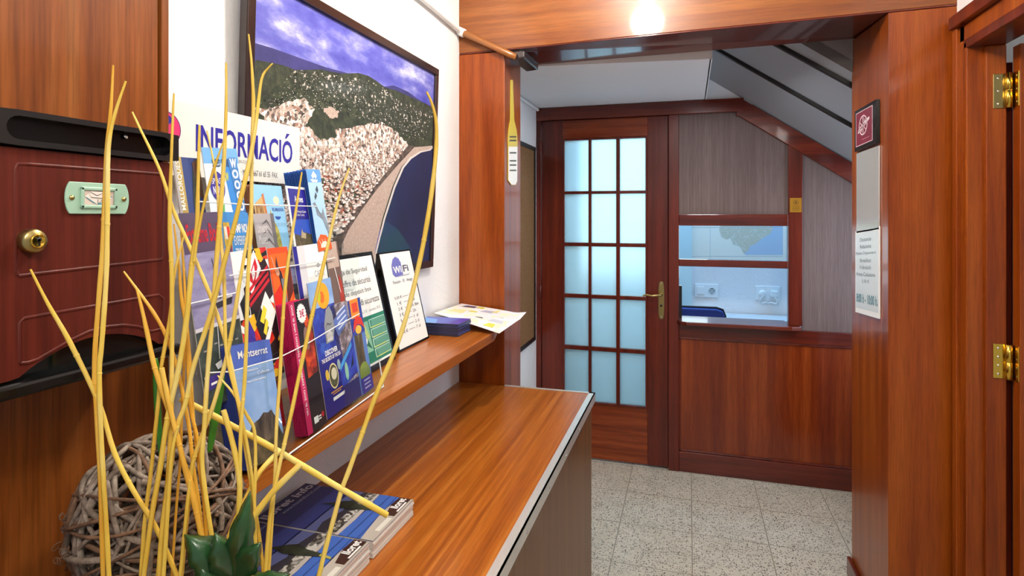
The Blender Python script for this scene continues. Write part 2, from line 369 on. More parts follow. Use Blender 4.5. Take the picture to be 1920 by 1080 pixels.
# beam over the passage
bl, br_ = 2.096, 2.119
bb_ = br_+.042
m = MB(); m.hexa([(XW, YF, bl+.006), (XR+.005, YF, br_+.006), (XR+.005, YF+.45, bb_+.006), (XW, YF+.25, bl+.006), (XW, YF, 2.56), (XR+.005, YF, 2.56), (XR+.005, YF+.45, 2.56), (XW, YF+.25, 2.56)], W_BEAM)
m.hexa([(XW, YF, bl), (XR+.005, YF, br_), (XR+.005, YF+.45, bb_), (XW, YF+.25, bl), (XW, YF, bl+.006), (XR+.005, YF, br_+.006), (XR+.005, YF+.45, bb_+.006), (XW, YF+.25, bl+.006)], W_DARKX)  # darker wood on the soffit, its lack of light put into the colour
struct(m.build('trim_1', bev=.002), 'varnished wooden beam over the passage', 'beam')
# left post: front face + reveal
struct(MB().box((XW, YF, 0), (-.693, YF+.23, bl-.001), W_POST).build('trim_2', bev=.002), 'varnished wooden post beside the white wall and shelf', 'post')
# right post
def ztp(x): return bl+(br_-bl)*(x-XW)/(XR+.005-XW)-.0012
struct(MB().hexa([(.628, YF, 0), (XR, YF, 0), (XR, YF+.45, 0), (.628, YF+.45, 0), (.628, YF, ztp(.628)), (XR, YF, ztp(XR)), (XR, YF+.45, ztp(XR)+.038), (.628, YF+.45, ztp(.628)+.036)], W_POST).build('trim_3', bev=.002), 'wide varnished wooden post right of the passage', 'post')
m = MB(); m.box((.612, YF-.016, 0), (.6279, YF+.462, .075), W_DARK); m.box((.612, YF-.016, 0), (XR, YF-.0005, .075), W_DARK)
struct(m.build('baseboard_right', bev=.004), 'dark wooden plinth at the foot of the right post', 'baseboard')

# right wall with door opening
YJ = on_x(1812, 404, XR-.014)[1]
zl = on_x(1818, 92, XR)[2]
struct(MB().box((XR, YJ+.005, 0), (XR+.082, YF+.45, 2.56), M_WALL).build('wall_right'), 'white wall over the right doorway', 'wall')
m = MB(); m.box((XR, -.6, zl+.03), (XR+.082, YJ+.005, 2.56), M_WALL); struct(m.build('wall_lintel'), 'white wall above the right doorway', 'wall')
# architrave (stepped moulding) around the right doorway
m = MB()
m.box((XR-.014, YJ+.012, 0), (XR+.001, YJ+.052, zl+.075), W_POST)
m.box((XR-.024, YJ+.045, 0), (XR+.001, YJ+.075, zl+.105), W_POST)
m.box((XR-.014, YJ-.0, 0), (XR+.082, YJ+.02, zl+.02), W_POST)
m.box((XR+.03, YJ-.014, 0), (XR+.082, YJ, zl), W_POST)
m.box((XR-.014, -.6, zl+.0), (XR+.082, YJ+.02, zl+.03), W_DARK)
m.box((XR-.014, -.6, zl+.025), (XR+.001, YJ+.045, zl+.075), W_POST)
m.box((XR-.034, -.6, zl+.075), (XR+.001, YJ+.075, zl+.115), W_DARK)
m.box((XR+.0825, YJ+.003, 0), (XR+.105, YJ+.05, zl-.05), W_DARK)
struct(m.build('trim_4', bev=.003), 'moulded mahogany frame of the right doorway', 'trim')
d2 = sempty('door_2', (XR+.1, YJ-.03, 0)); tag(d2, 'mahogany door swung open on brass hinges at the right edge', 'door')
xl = XR+.096
MB().box((xl, YJ-.055, .01), (xl+.75, YJ-.015, zl-.01), W_POST).build('leaf', d2, bev=.002)
struct(MB().box((2.2, -.6, 0), (2.3, 3.0, 2.5), M_WALL).build('wall_side'), 'wall of the room beyond the right doorway', 'wall')
struct(MB().box((XR+.082, YJ+.25, 0), (2.3, YJ+.3, 2.5), M_WALL).build('wall_end'), 'end wall of the room beyond the right doorway', 'wall')
for py, n, lb in ((170, 3, 'bright polished brass upper hinge'), (678, 4, 'duller brass lower hinge with four screws')):
    z = on_y(1880, py, YJ-.02)[2]; h = .051
    g = MB()
    kx, ky = XR+.083, YJ-.028
    g.box((XR+.047, YJ-.0165, z-h), (kx, YJ-.0141, z+h), M_BRASSD if n == 3 else M_BRASS)
    hg = g.build('hinge', d2, bev=.002); tag(hg, lb)
    MB().box((xl-.0025, YJ-.053, z-h), (xl, YJ-.022, z+h), M_BRASS).build('leaf_plate', hg, bev=.002)
    k = MB(); k.lathe([(0, -h), (.009, -h), (.009, -.001), (.0075, 0), (.009, .001), (.009, h), (0, h)], (kx, ky+.004, z), (0, 0, 1), M_BRASS, 16); k.build('knuckle', hg)
    for j in range(n):
        zz = z-h+.013+(2*h-.026)*j/(n-1)
        MB().lathe([(0, .0012), (.003, .001), (.0036, 0)], (XR+.06, YJ-.0165, zz), (0, -1, 0), M_SCREW, 10).build('screw', hg)
        MB().lathe([(0, .0012), (.003, .001), (.0036, 0)], (xl-.0025, YJ-.042, zz), (-1, 0, 0), M_BRASSD, 10).build('screw', hg)

# ------------------------------------------------------------------ glazed door and reception hatch
def bx(px): return on_y(px, 404, YB)[0]
def bz(py, px=1275): return on_y(px, py, YB)[2]
YD = YB+.05
ztop = 2.097
# frame of the doorway and partition (one joinery unit)
m = MB(); xl0, xj, xh, xpst, xr0 = bx(997), bx(1015), bx(1253), bx(1273), bx(1478)
hd = bz(223, 1100)
m.box((XW-.02, YB-.01, 0), (xj, YD+.03, ztop), W_DARK)
m.box((xl0-.01, YB-.012, hd), (.29, YD+.03, ztop), W_DARKX)
struct(m.build('trim_5', bev=.003), 'dark mahogany head and left jamb around the glazed door', 'trim')
d1 = sempty('door_1', (bx(1015), YD, 0)); tag(d1, 'dark mahogany glazed door with fifteen frosted panes', 'door')
gx = [bx(p) for p in (1058, 1103, 1108.5, 1155, 1162, 1210)]
gz0 = bz(260, 1160); gzb = bz(759, 1160)
rows = [bz(y, 1160) for y in (260, 357.5, 363, 456, 463, 554.5, 562, 653.5, 661.5, 759)]
ya, yb = YB+.006, YB+.046
m = MB(); m.box((xj+.002, ya, .01), (gx[0]-.012, yb, hd-.002), W_DARK); m.build('stile', d1, bev=.002)
m = MB(); m.box((gx[5]+.012, ya, .01), (xh-.002, yb, hd-.002), W_DARK); m.build('stile', d1, bev=.002)
MB().box((gx[0]-.012, ya, gz0+.012), (gx[5]+.012, yb, hd-.002), W_LOWERX).build('top_rail', d1, bev=.002)
MB().box((gx[0]-.012, ya+.004, .01), (gx[5]+.012, yb, gzb-.012), W_LOWERX).build('bottom_panel', d1, bev=.002)
m = MB()
for a, b in ((gx[0]-.012, gx[0]), (gx[1], gx[2]), (gx[3], gx[4]), (gx[5], gx[5]+.012)): m.box((a, ya-.002, gzb-.012), (b, yb-.002, gz0+.012), W_DARK)
for a, b in ((rows[0], rows[0]+.012), (rows[2], rows[1]), (rows[4], rows[3]), (rows[6], rows[5]), (rows[8], rows[7]), (rows[9]-.012, rows[9])): m.box((gx[0]-.012, ya-.0015, a), (gx[5]+.012, yb-.003, b), W_DARK)
m.build('glazing_bars', d1, bev=.003)
for r in range(5):
    for c in range(3):
        MB().box((gx[2*c]-.003, YB+.022, rows[2*r+1]-.003), (gx[2*c+1]+.003, YB+.027, rows[2*r]+.003), M_FROST).build('pane', d1)
# handle
hp = thing('h', None, None, (0, 0, 0)); bpy.data.objects.remove(hp)
pc = on_y(1240, 563, ya)
m = MB(); W2, H2 = .017, .108
pl = []
for k in range(28):
    t = 2*math.pi*k/28; cx = W2*(abs(math.cos(t))**.5)*math.copysign(1, math.cos(t)); cz = H2*(abs(math.sin(t))**.6)*math.copysign(1, math.sin(t)); pl.append((pc[0]+cx, ya-.0005, pc[2]+cz))
m.prism(pl, (0, -.005, 0), M_BRASSD); hpl = m.build('handle_plate', d1, bev=.0015); tag(hpl, 'ornate aged brass handle plate')
hz = on_y(1240, 552, ya)[2]
MB().tube([(pc[0], ya-.005, hz), (pc[0], ya-.035, hz), (pc[0]-.012, ya-.05, hz), (pc[0]-.05, ya-.05, hz-.004), (pc[0]-.085, ya-.048, hz+.002), (pc[0]-.1, ya-.05, hz-.008)], [.009, .008, .0075, .006, .0055, .005], M_BRASSD, 10).build('lever', hpl)
MB().lathe([(0, .002), (.006, .002), (.0075, 0)], (pc[0], ya-.0055, pc[2]-.03), (0, -1, 0), M_BLACKM, 14).build('keyhole', hpl)
for dz in (-.095, .095): MB().lathe([(0, .002), (.003, .001), (.0035, 0)], (pc[0], ya-.0055, pc[2]+dz), (0, -1, 0), M_SCREW, 10).build('screw', hpl)
for py in (275, 545): MB().lathe([(0, -.035), (.007, -.035), (.007, .035), (0, .035)], (xj-.002, YB-.016, bz(py, 1015)), (0, 0, 1), W_DARK, 10).build('hinge', d1)

wn = sempty('window_1', (xh, YB, 0)); tag(wn, 'mahogany reception partition with a serving hatch under the stairs', 'window')
zdiag = lambda X: zst(X, YB)-.006
XE = 1.0
led = bz(600)
m = MB(); m.box((xh+.001, YB-.008, 0), (xpst, YD+.01, hd-.0005), W_DARK); m.build('post', wn, bev=.003)
MB().box((xh-.02, YD+.002, 0), (xh+.002, YD+.012, hd), W_DARK).build('door_stop', wn)
MB().box((xj-.0, YD+.002, hd-.015), (xh, YD+.012, hd+.002), W_DARKX).build('door_stop', wn)
dl = .105
xa = .272
m = MB(); m.prism([(xa-.02, YB-.006, zdiag(xa)-dl+.004), (xa, YB-.006, zdiag(xa)-dl), (XE, YB-.006, zdiag(XE)-dl), (XE, YB-.006, zdiag(XE)), (xa+.012, YB-.006, zdiag(xa+.012)), (xa-.02, YB-.006, ztop)], (0, .056, 0), W_DARKX); m.build('sloping_rail', wn, bev=.003)
xp2 = bx(1505)
def under(X): return zdiag(X)-dl+.01
m = MB(); m.prism([(xr0, YB-.003, led), (xp2, YB-.003, led), (xp2, YB-.003, under(xp2)), (xr0, YB-.003, under(xr0))], (0, .05, 0), W_DARK); m.build('post', wn, bev=.003)
zr1, zr0 = bz(402), bz(423)
m = MB(); m.prism([(xpst, YB+.016, zr1), (xr0, YB+.016, zr1), (xr0, YB+.016, under(xr0)), (xa, YB+.016, under(xa)), (xa-.02, YB+.016, hd+.005), (xpst, YB+.016, hd+.005)], (0, .012, 0), W_GREY); tag(m.build('panel', wn), 'dull grey-brown upper panel with a cut corner')
m = MB(); m.prism([(xp2, YB+.016, led-.06), (XE, YB+.016, led-.06), (XE, YB+.016, under(XE)), (xp2, YB+.016, under(xp2))], (0, .012, 0), W_GREY); tag(m.build('panel', wn), 'dull brown side panel under the stairs')
MB().box((xpst, YB-.002, zr0), (xr0, YB+.04, zr1), W_DARKX).build('rail', wn, bev=.003)
MB().box((xpst, YB-.002, bz(499)), (xr0, YB+.04, bz(486)), W_DARKX).build('rail', wn, bev=.003)
MB().box((xpst, YB+.015, bz(486)), (xr0, YB+.019, zr0), M_CLEAR).build('pane', wn)
MB().box((xpst-.0, YB-.004, bz(632)), (XE, YB+.05, led-.025), W_DARKX).build('rail', wn, bev=.003)
MB().box((xpst, YB-.004, 0), (XE, YB+.05, bz(846)), W_DARKX).build('bottom_rail', wn, bev=.003)
MB().box((xpst, YB+.008, bz(848)), (XE, YB+.03, bz(630)), W_LOWER).build('panel', wn)
m = MB()
for a, b, c_, d_ in ((xpst, bz(632)-.012, XE, bz(632)), (xpst, bz(846), XE, bz(846)+.012), (xpst, bz(846), xpst+.012, bz(632))): m.box((a, YB, b), (c_, YB+.012, d_), W_DARK)
m.build('moulding', wn, bev=.003)
# ledge with rounded front
pts = [(xpst-.012, YB-.004), (xpst+.01, YB-.045)]
pts += [(xpst+.04+(xp2-.02-xpst-.08)*k/8, YB-.055) for k in range(9)]+[(xp2-.01, YB-.03), (xp2-.012, YB-.004)]
m = MB(); m.prism([(x, y, led-.022) for x, y in pts]+[(xr0-.002, YB+.16, led-.022), (xpst+.002, YB+.16, led-.022)], (0, 0, .022), W_DARKX); m.build('ledge', wn, bev=.004)

# gold plaque
p0, p1 = on_y(1481, 398, YB-.004), on_y(1503, 371, YB-.004)
m = MB(); qd = [(p0[0], YB-.0045, p0[2]), (p1[0], YB-.0045, p0[2]), (p1[0], YB-.0045, p1[2]), (p0[0], YB-.0045, p1[2])]
m.slab(qd, .003-.0015, plain('gold_foil', '#b98a2e', .3, .8)); dk = plain('gold_relief', '#7a5518', .4, .6)
m.ring(qd, .5, .68, .25, .18, .05, dk, 1); m.oval(qd, .5, .68, .12, .1, dk, 1)
for k in range(4): m.rect(qd, .2, .4-.09*k, .8, .43-.09*k, dk, 1)
tag(m.build('plaque'), 'small gold plaque with an emblem on the hatch post', 'plaque')

# ------------------------------------------------------------------ office behind the hatch
YO = 4.55
M_OFF = M_WALL
struct(MB().box((-1.1, YO, 0), (1.7, YO+.08, 2.4), M_OFF).build('wall_office'), 'pale plaster wall of the office behind the hatch', 'wall')
struct(MB().box((-1.1, YB+.12, 2.28), (1.7, YO, 2.36), M_CEIL).build('ceiling_office'), 'office ceiling behind the partition', 'ceiling')
struct(MB().box((-1.1, YB+.1, 0), (-1.0, YO, 2.3), M_OFF).build('wall_office_left'), 'office side wall behind the glazed door', 'wall')
struct(MB().box((1.6, YB+.1, 0), (1.7, YO, 2.3), M_OFF).build('wall_office_right'), 'office side wall right of the hatch', 'wall')
struct(MB().box((-.80, YB+.24, 0), (-.665, YB+.30, 2.2), M_OFF).build('wall_return'), 'white wall return seen through the frosted panes', 'wall')
a, b = on_y(1276, 404, YO)[0], on_y(1297, 404, YO)[0]
struct(MB().box((a-.3, YO-.03, 0), (b, YO-.0005, 2.1), plain('pale_blue_gloss', '#d2ecee', .3)).build('door_3'), 'pale office door frame at the left of the hatch view', 'door')
# map behind the glass strip
ym = YO-.0045
q = [on_y(1281, 490, ym), on_y(1474, 490, ym), on_y(1474, 416, ym), on_y(1281, 416, ym)]
m = MB(); m.slab(q, .003, plain('cream_map_paper', '#fff4e2', .6))
coast = [(.38, 1.0), (.36, .8), (.38, .62), (.43, .55), (.47, .58), (.5, .42), (.56, .38), (.60, .2), (.645, .28), (.66, .38), (.72, .45), (.76, .55), (.80, .62), (.85, .7), (.87, .78), (.88, 1.0)]
m.ink(q, coast, speck('print_map_land', [(.3, '#e6dcc4'), (.5, '#d4c9ae'), (.65, '#e9e2d2'), (.75, '#c0b6a0')], 60, 5), 1)
m.ink(q, [(.60, .2), (.645, .28), (.66, .38), (.72, .45), (.76, .55), (.80, .62), (.85, .7), (.87, .78), (.88, 1.0), (.97, 1.0), (.97, .16), (.62, .16)], ink('#c4d2e2'), 1)
lt = ink('#c8c8c6')
for u in (.04, .06, .27): m.rect(q, u, .05, u+.003, .85, lt, 1)
m.rect(q, .04, .85, .97, .865, lt, 2); m.rect(q, .04, .12, .97, .13, lt, 2)
tag(m.build('map_poster'), 'pale coast map on the office wall seen through the upper glass strip of the hatch', 'map')
# sockets
def socket(pxa, pya, pxb, pyb, lb):
    a, b = on_y(pxa, pyb, YO), on_y(pxb, pya, YO); t = thing('wall_socket', lb, 'socket', ((a[0]+b[0])/2, YO, (a[2]+b[2])/2))
    MB().box((a[0], YO-.012, a[2]), (b[0], YO-.0005, b[2]), M_WHITE).build('cover_plate', t, bev=.003); return t, a, b
t, a, b = socket(1303, 533, 1346, 556, 'white double wall plate with a switch and an empty socket')
w_ = b[0]-a[0]; hz_ = b[2]-a[2]
MB().box((a[0]+.1*w_, YO-.018, a[2]+.22*hz_), (a[0]+.4*w_, YO-.011, b[2]-.2*hz_), M_WHITE).build('rocker_switch', t, bev=.002)
m = MB(); cc = (a[0]+.74*w_, YO-.012, a[2]+.5*hz_)
m.lathe([(.024, .004), (.026, .002), (.026, 0)], cc, (0, -1, 0), M_WHITE, 24); m.lathe([(0, .0005), (.023, .0005)], cc, (0, -1, 0), ink('#c2cccc'), 24)
for dx, dz in ((-.01, 0), (.01, 0), (0, .017), (0, -.017)): m.lathe([(0, .0018), (.0035, .0018), (.0035, 0)], (cc[0]+dx, cc[1], cc[2]+dz), (0, -1, 0), M_BLACKM, 10)
m.build('socket', t)
t, a, b = socket(1416, 537, 1462, 562, 'white double wall plate with two plugs and cables')
w_ = b[0]-a[0]; hz_ = b[2]-a[2]
for fx, sq in ((.28, 0), (.75, 1)):
    m = MB(); cc = (a[0]+fx*w_, YO-.012, a[2]+.5*hz_)
    if sq: m.box((cc[0]-.022, YO-.05, cc[2]-.02), (cc[0]+.022, YO-.012, cc[2]+.02), M_WHITE)
    else: m.lathe([(0, .035), (.018, .035), (.022, .02), (.022, 0)], cc, (0, -1, 0), M_WHITE, 20)
    m.build('plug', t, bev=.003)
cx = a[0]+.52*w_
for s_ in (-1, 1):
    x0 = a[0]+(.28 if s_ < 0 else .75)*w_
    MB().tube([(x0, YO-.045, a[2]+.35*hz_), (x0+s_*.02, YO-.05, a[2]-.0*hz_), (x0+s_*.01, YO-.04, a[2]-.18*hz_), (cx+s_*.015, YO-.03, a[2]-.1*hz_), (cx, YO-.015, a[2]-.2*hz_)], .0045, M_WHITE, 8).build('cable', t)
tag(MB().box((cx-.013, YO-.016, .87), (cx+.013, YO-.0005, a[2]-.005), M_WHITE).build('cable_duct'), 'narrow white cable duct below the plugs', 'duct')
# desk behind hatch & chair
dz_ = on_y(1400, 588, YO)[2]
t = thing('office_desk', 'pale office desk along the wall behind the hatch', 'desk', (.5, YO-.3, 0))
M_DESK = plain('pale_desk', '#d5dadb', .35)
MB().box((.05, YO-.32, dz_-.03), (1.4, YO-.018, dz_), M_DESK).build('desk_top', t, bev=.003)
for x in (.08, 1.34): MB().box((x, YO-.31, 0), (x+.04, YO-.04, dz_-.0305), M_DESK).build('side_panel', t)
yc = 4.05
pa, pb = on_y(1272, 582, yc), on_y(1359, 582, yc); zt = on_y(1320, 578, yc)[2]
t = thing('office_chair', 'blue upholstered office chair seen through the hatch', 'chair', ((pa[0]+pb[0])/2, yc-.2, 0))
xa_, xb_ = pa[0]-.10, pb[0]; xm = (xa_+xb_)/2
prof = [(xa_, zt-.4), (xb_, zt-.4), (xb_, zt-.045), (xb_-.012, zt-.012), (xb_-.05, zt), (xa_+.05, zt), (xa_+.012, zt-.012), (xa_, zt-.045)]
MB().prism([(x, yc-.02, z) for x, z in prof], (0, .05, 0), M_CHAIR).build('backrest', t, bev=.012, seg=3)
MB().tube([(x, yc+.005, z) for x, z in [(xb_+.003, zt-.3), (xb_+.003, zt-.045), (xb_-.012, zt-.006), (xb_-.05, zt+.006), (xa_+.05, zt+.006)]], .007, M_BLACKM, 8).build('backrest_piping', t)
MB().box((xm-.22, yc-.46, .42), (xm+.22, yc-.03, .49), M_CHAIR).build('seat', t, bev=.02, seg=3)
MB().box((xm-.03, yc+.025, .44), (xm+.03, yc+.04, zt-.2), M_BLACKM).build('back_bar', t)
MB().lathe([(.025, .42), (.025, .12), (.04, .1), (.04, .05)], (xm, yc-.24, 0), (0, 0, 1), M_BLACKM, 16).build('column', t)
for k in range(5):
    an = 2*math.pi*k/5; e = (xm+.26*math.cos(an), yc-.24+.22*math.sin(an))
    lg = MB().tube([(xm, yc-.24, .09), (e[0], e[1], .065)], [.022, .014], M_BLACKM, 8).build('leg', t)
    MB().lathe([(0, -.012), (.026, -.012), (.026, .012), (0, .012)], (e[0], e[1], .027), (math.sin(an), -math.cos(an), 0), M_BLACKM, 14).build('caster', lg)
ycs = 3.56; xb0 = on_y(1278.5, 404, ycs)[0]
tag(MB().box((xb0-.035, ycs-.0, led+.0005), (xb0, ycs+.045, on_y(1275, 536, ycs)[2]), M_BLACKM).build('black_case'), 'black upright case at the left edge of the hatch opening', 'case')

# cork board on the hall wall
y0, y1 = 2.62, 3.38
zb0, zb1 = on_x(996, 640, XW)[2], on_x(996, 275, XW)[2]
t = thing('notice_board', 'brown cork board in a black frame on the hall wall by the glazed door', 'board', (XW+.012, (y0+y1)/2, zb0))
MB().box((XW+.0005, y0+.02, zb0+.02), (XW+.010, y1-.02, zb1-.02), P_CORK).build('cork', t)
m = MB()
for a, b in (((y0, zb0), (y1, zb0+.022)), ((y0, zb1-.022), (y1, zb1)), ((y0, zb0), (y0+.022, zb1)), ((y1-.022, zb0), (y1, zb1))): m.box((XW+.0005, a[0], a[1]), (XW+.016, b[0], b[1]), M_BLACKM)
m.build('frame', t)
# conduit on hall wall
m = MB(); m.tube([(XW+.012, 2.5, 2.088), (XW+.012, 3.2, 2.088), (XW+.012, 3.44, 2.088)], .009, M_WHITE, 10)
tag(m.build('conduit'), 'short white conduit under the hall ceiling above the cork board', 'pipe')

# yellow and white bottle shaped tag on the left reveal
xt = -.693
def rv(px, py): return on_x(px, py, xt+.001)
outl = [(957, 150), (961, 150), (963.5, 225), (968, 245), (969.5, 262), (969, 340), (966, 347), (958, 347), (952, 338), (952, 262), (953, 245), (956.5, 225)]
m = MB(); m.prism([rv(*p) for p in outl], (.002, 0, 0), M_TAGY)
n_ = Vector((.0024, 0, 0))
lo = [(952.3, 275), (969.3, 275), (968.8, 339), (966, 346), (958, 346), (952.3, 338)]
m.add([rv(*p)+n_ for p in lo], [tuple(range(len(lo)))], M_PAPER)
for py in (255, 262, 285, 300, 308, 318):
    pp = [(954.5, py), (967, py), (967, py+3), (954.5, py+3)]; m.add([rv(*p)+n_*1.15 for p in pp], [(0, 1, 2, 3)], ink('#5a5030'))
tag(m.build('wall_tag'), 'long yellow and white bottle-shaped tag stuck on the left post', 'tag')

# ------------------------------------------------------------------ notices on the right reveal (facing the passage)
xn = .628
def rn(px, py): return on_x(px, py, xn-.001)
def rquad(l, t0, t1, r, b0, b1):   # left px, top y at left/right, right px, bottom y at left/right
    return [rn(l, b0), rn(r, b1), rn(r, t1), rn(l, t0)]
def reveal_slab(q, th, mat, side=None):
    m = MB(); f = [p+Vector((-th, 0, 0)) for p in q]; m.slab(f, th-.0002, mat, side); return m, f
q = rquad(1609, 209, 186, 1650, 285, 268)
m, f = reveal_slab(q, .012, M_BLACK)
t = thing('red_sign', 'small dark red sign with a white emblem in a black frame on the right post', 'sign', q[0])
m.build('frame', t)
m = MB(); q2 = [bil([Vector(x) for x in f], u, v)+Vector((-.0004, 0, 0)) for u, v in ((.07, .10), (.86, .10), (.86, .92), (.07, .92))]
m.add(q2, [(0, 1, 2, 3)], ink('#e9c8cc')); m.rect(q2, .025, .02, .975, .98, ink('#7d2236'), 1)
pk = ink('#f0d8da')
m.ring(q2, .46, .56, .25, .29, .03, pk, 2)
m.ink(q2, [(.12, .43), (.2, .47), (.42, .55), (.6, .6), (.82, .68), (.84, .73), (.7, .7), (.45, .61), (.2, .5)], pk, 2)
m.ink(q2, [(.14, .36), (.2, .38), (.5, .5), (.84, .66), (.83, .69), (.5, .53), (.16, .42)], pk, 2)
for a, b in (((.30, .66), (.44, .50)), ((.46, .80), (.46, .28)), ((.34, .38), (.44, .52)), ((.62, .40), (.48, .54)), ((.58, .72), (.5, .58))):
    m.ink(q2, [(a[0]-.02, a[1]), (b[0]-.014, b[1]), (b[0]+.014, b[1]), (a[0]+.02, a[1])], pk, 2)
m.rect(q2, .4, .14, .82, .16, ink('#b06a78'), 2)
m.build('sign_face', t)
q = rquad(1608, 288, 273, 1650, 437, 430)
m, f = reveal_slab(q, .004, plain('silver_plate', '#c6c6c2', .25, .35), M_STEEL)
m.rect(f, .05, .02, .97, .10, plain('silver_band', '#b5b3a4', .3, .3), 1)
tag(m.build('silver_plate'), 'blank silver-grey plate between the red sign and the printed notice on the right post', 'plate')
q = rquad(1606, 434, 424, 1651, 585, 598)
m, f = reveal_slab(q, .004, M_PAPER)
m.rect(f, .03, .06, .97, .97, ink('#d5dad8'), 1)
txt = ink('#4c5658')
for k, s_ in enumerate(('Distancia', 'Relaciona', 'Petits Dejeuners', 'Breakfast', 'Frühstück', 'Prima Colazione', '3,50 €')):
    wd = min(.42, .026*len(s_)); m.text(f, s_, .46-wd, .86-.082*k, .46+wd, .905-.082*k, txt, 3)
m.text(f, '8:00 h - 10:00 h.', .06, .13, .95, .24, ink('#3c7a80'), 3, bold=.02)
tag(m.build('breakfast_notice'), 'white printed notice with opening hours in teal on the right post', 'notice')

# ------------------------------------------------------------------ pipe run
t = thing('pipe', 'conduit painted white on the wall and brown across the post under the beam', 'pipe', (XW+.015, 2.1, 2.2))
p_w = on_x(862, 58, XW+.016)
M_PWHITE = plain('white_painted_pipe', '#e9e9e6', .5); M_PBR = plain('brown_painted_pipe', '#8a5220', .35, coat=.3)
q0 = Vector((XW+.016, 1.2, p_w[2]+.01)); 
MB().tube([q0, (XW+.016, 1.9, p_w[2]+.008), (XW+.016, YF-.03, p_w[2])], .011, M_PWHITE, 12).build('white_pipe', t)
pA = Vector((XW+.018, YF-.024, p_w[2]-.002)); pB = on_y(958, 103, YF-.02)
MB().lathe([(0, -.016), (.017, -.016), (.017, .016), (0, .016)], pA, (pB-pA), M_PWHITE, 14).build('coupling', t)
MB().tube([pA+(pB-pA)*.06, pA+(pB-pA)*.55, pB, pB+Vector((.012, .012, -.004))], [.0125, .0125, .0135, .0125], M_PBR, 14).build('brown_pipe', t)
ye = YF+.2
m = MB(); zz = bl-.003
m.hexa([(pB[0]-.005, YF+.0, zz-.034), (pB[0]+.05, YF+.0, zz-.03), (pB[0]+.055, ye, zz-.03), (pB[0]-.0, ye, zz-.034), (pB[0]-.005, YF+.0, zz), (pB[0]+.05, YF+.0, zz), (pB[0]+.055, ye, zz), (pB[0]-.0, ye, zz)], plain('dark_trunking', '#2a1c1a', .25, coat=.3))
m.build('dark_trunking', t, bev=.006, seg=3)

# ------------------------------------------------------------------ wood panel at the left and mailbox
yp1 = on_x(313, 404, XP)[1]; yp0 = on_x(297, 404, XP)[1]
m = MB(); m.box((XW, -.4, 0), (XP, yp0, 2.559), W_PANEL); m.box((XW, yp0+.002, 0), (XP+.004, yp1, 2.559), W_PANEL)
struct(m.build('wall_panel', bev=.0015), 'orange-brown wood panel behind the mailbox', 'wall panel')
def mp(px, py): return on_x(px, py, XBOX)
yb0 = .392; yb1 = on_x(327, 404, XBOX)[1]
zt1, zt0, zbt = mp(150, 224)[2], mp(150, 285)[2], mp(150, 707)[2]
t = thing('mailbox', 'dark red wooden mailbox with a black top slot hung on the wood panel', 'mailbox', ((XBOX+XP)/2, (yb0+yb1)/2, zbt))
MB().box((XP+.0005, yb0, zbt+.012), (XBOX-.014, yb1-.002, zt0), W_BOX).build('body', t, bev=.002)
# black top with a rounded slot
m = MB(); m.box((XP+.0005, yb0-.004, zt0), (XBOX-.012, yb1+.004, zt1), M_BLACK)
zm = (zt0+zt1)/2; sy0, sy1 = mp(8, 224)[1], mp(318, 270)[1]; r = (zt1-zt0)*.33
outer = [(yb0-.004, zt0), (yb1+.004, zt0), (yb1+.004, zt1), (yb0-.004, zt1)]
def stad(y0, y1, z, r, n=8):
    return [(y1-r+r*math.cos(-math.pi/2+math.pi*k/n), z+r*math.sin(-math.pi/2+math.pi*k/n)) for k in range(n+1)]+[(y0+r+r*math.cos(math.pi/2+math.pi*k/n), z+r*math.sin(math.pi/2+math.pi*k/n)) for k in range(n+1)]
inn = stad(sy0, sy1, zm, r)
nn = len(inn); oc = []
for (y, z) in inn:   # project to outer rectangle
    if abs(z-zm) > r*.93: oc.append((y, zt1 if z > zm else zt0))
    else:
        oc.append((yb1+.004 if y > (sy0+sy1)/2 else yb0-.004, zm+(z-zm)/r*(zt1-zt0)/2))
xf = XBOX+.003; M_RIM = plain('black_rim_plastic', '#1d1c1d', .3)  # rim lighter than the slot, its gloss highlight put into the colour
for k in range(nn):
    j = (k+1) % nn
    m.add([(xf, *oc[k]), (xf, *oc[j]), (xf, *inn[j]), (xf, *inn[k])], [(0, 1, 2, 3)], M_RIM)
    m.add([(xf, *inn[k]), (xf, *inn[j]), (xf-.0145, *inn[j]), (xf-.0145, *inn[k])], [(0, 1, 2, 3)], M_BLACK, True)
    m.add([(xf, *oc[j]), (xf, *oc[k]), (xf-.02, *oc[k]), (xf-.02, *oc[j])], [(0, 1, 2, 3)], M_RIM)
tp = m.build('top_slot', t); tag(tp, 'glossy black top with a rounded slot')
MB().lathe([(0, .002), (.003, .001), (.0035, 0)], (xf-.012, mp(248, 255)[1], mp(248, 255)[2]), (1, 0, 0), M_SCREW, 10).build('screw', tp)
# door panel with raised mouldings
dfx = XBOX-.002
arch = []
py_l, py_r = yb0+.003, yb1-.004
for k in range(25):
    u = k/24; y = py_l+(py_r-py_l)*u
    uu = (u-.12)/.80
    zz = zbt+.014+(.027*math.sin(math.pi*max(0, min(1, uu)))**.8 if 0 < uu < 1 else 0)
    arch.append((y, zz))
poly = arch+[(py_r, zt0-.002), (py_l, zt0-.002)]
m = MB()
vs = [(dfx, y, z) for y, z in poly]
n_ = len(vs)
for k in range(24): m.add([(dfx, *arch[k]), (dfx, *arch[k+1]), (dfx, arch[k+1][0], zt0-.002), (dfx, arch[k][0], zt0-.002)], [(0, 1, 2, 3)], W_BOX)
for k in range(n_):
    j = (k+1) % n_; m.add([vs[j], vs[k], (dfx-.012, *poly[k]), (dfx-.012, *poly[j])], [(0, 1, 2, 3)], W_BOX)
dr = m.build('door', t)
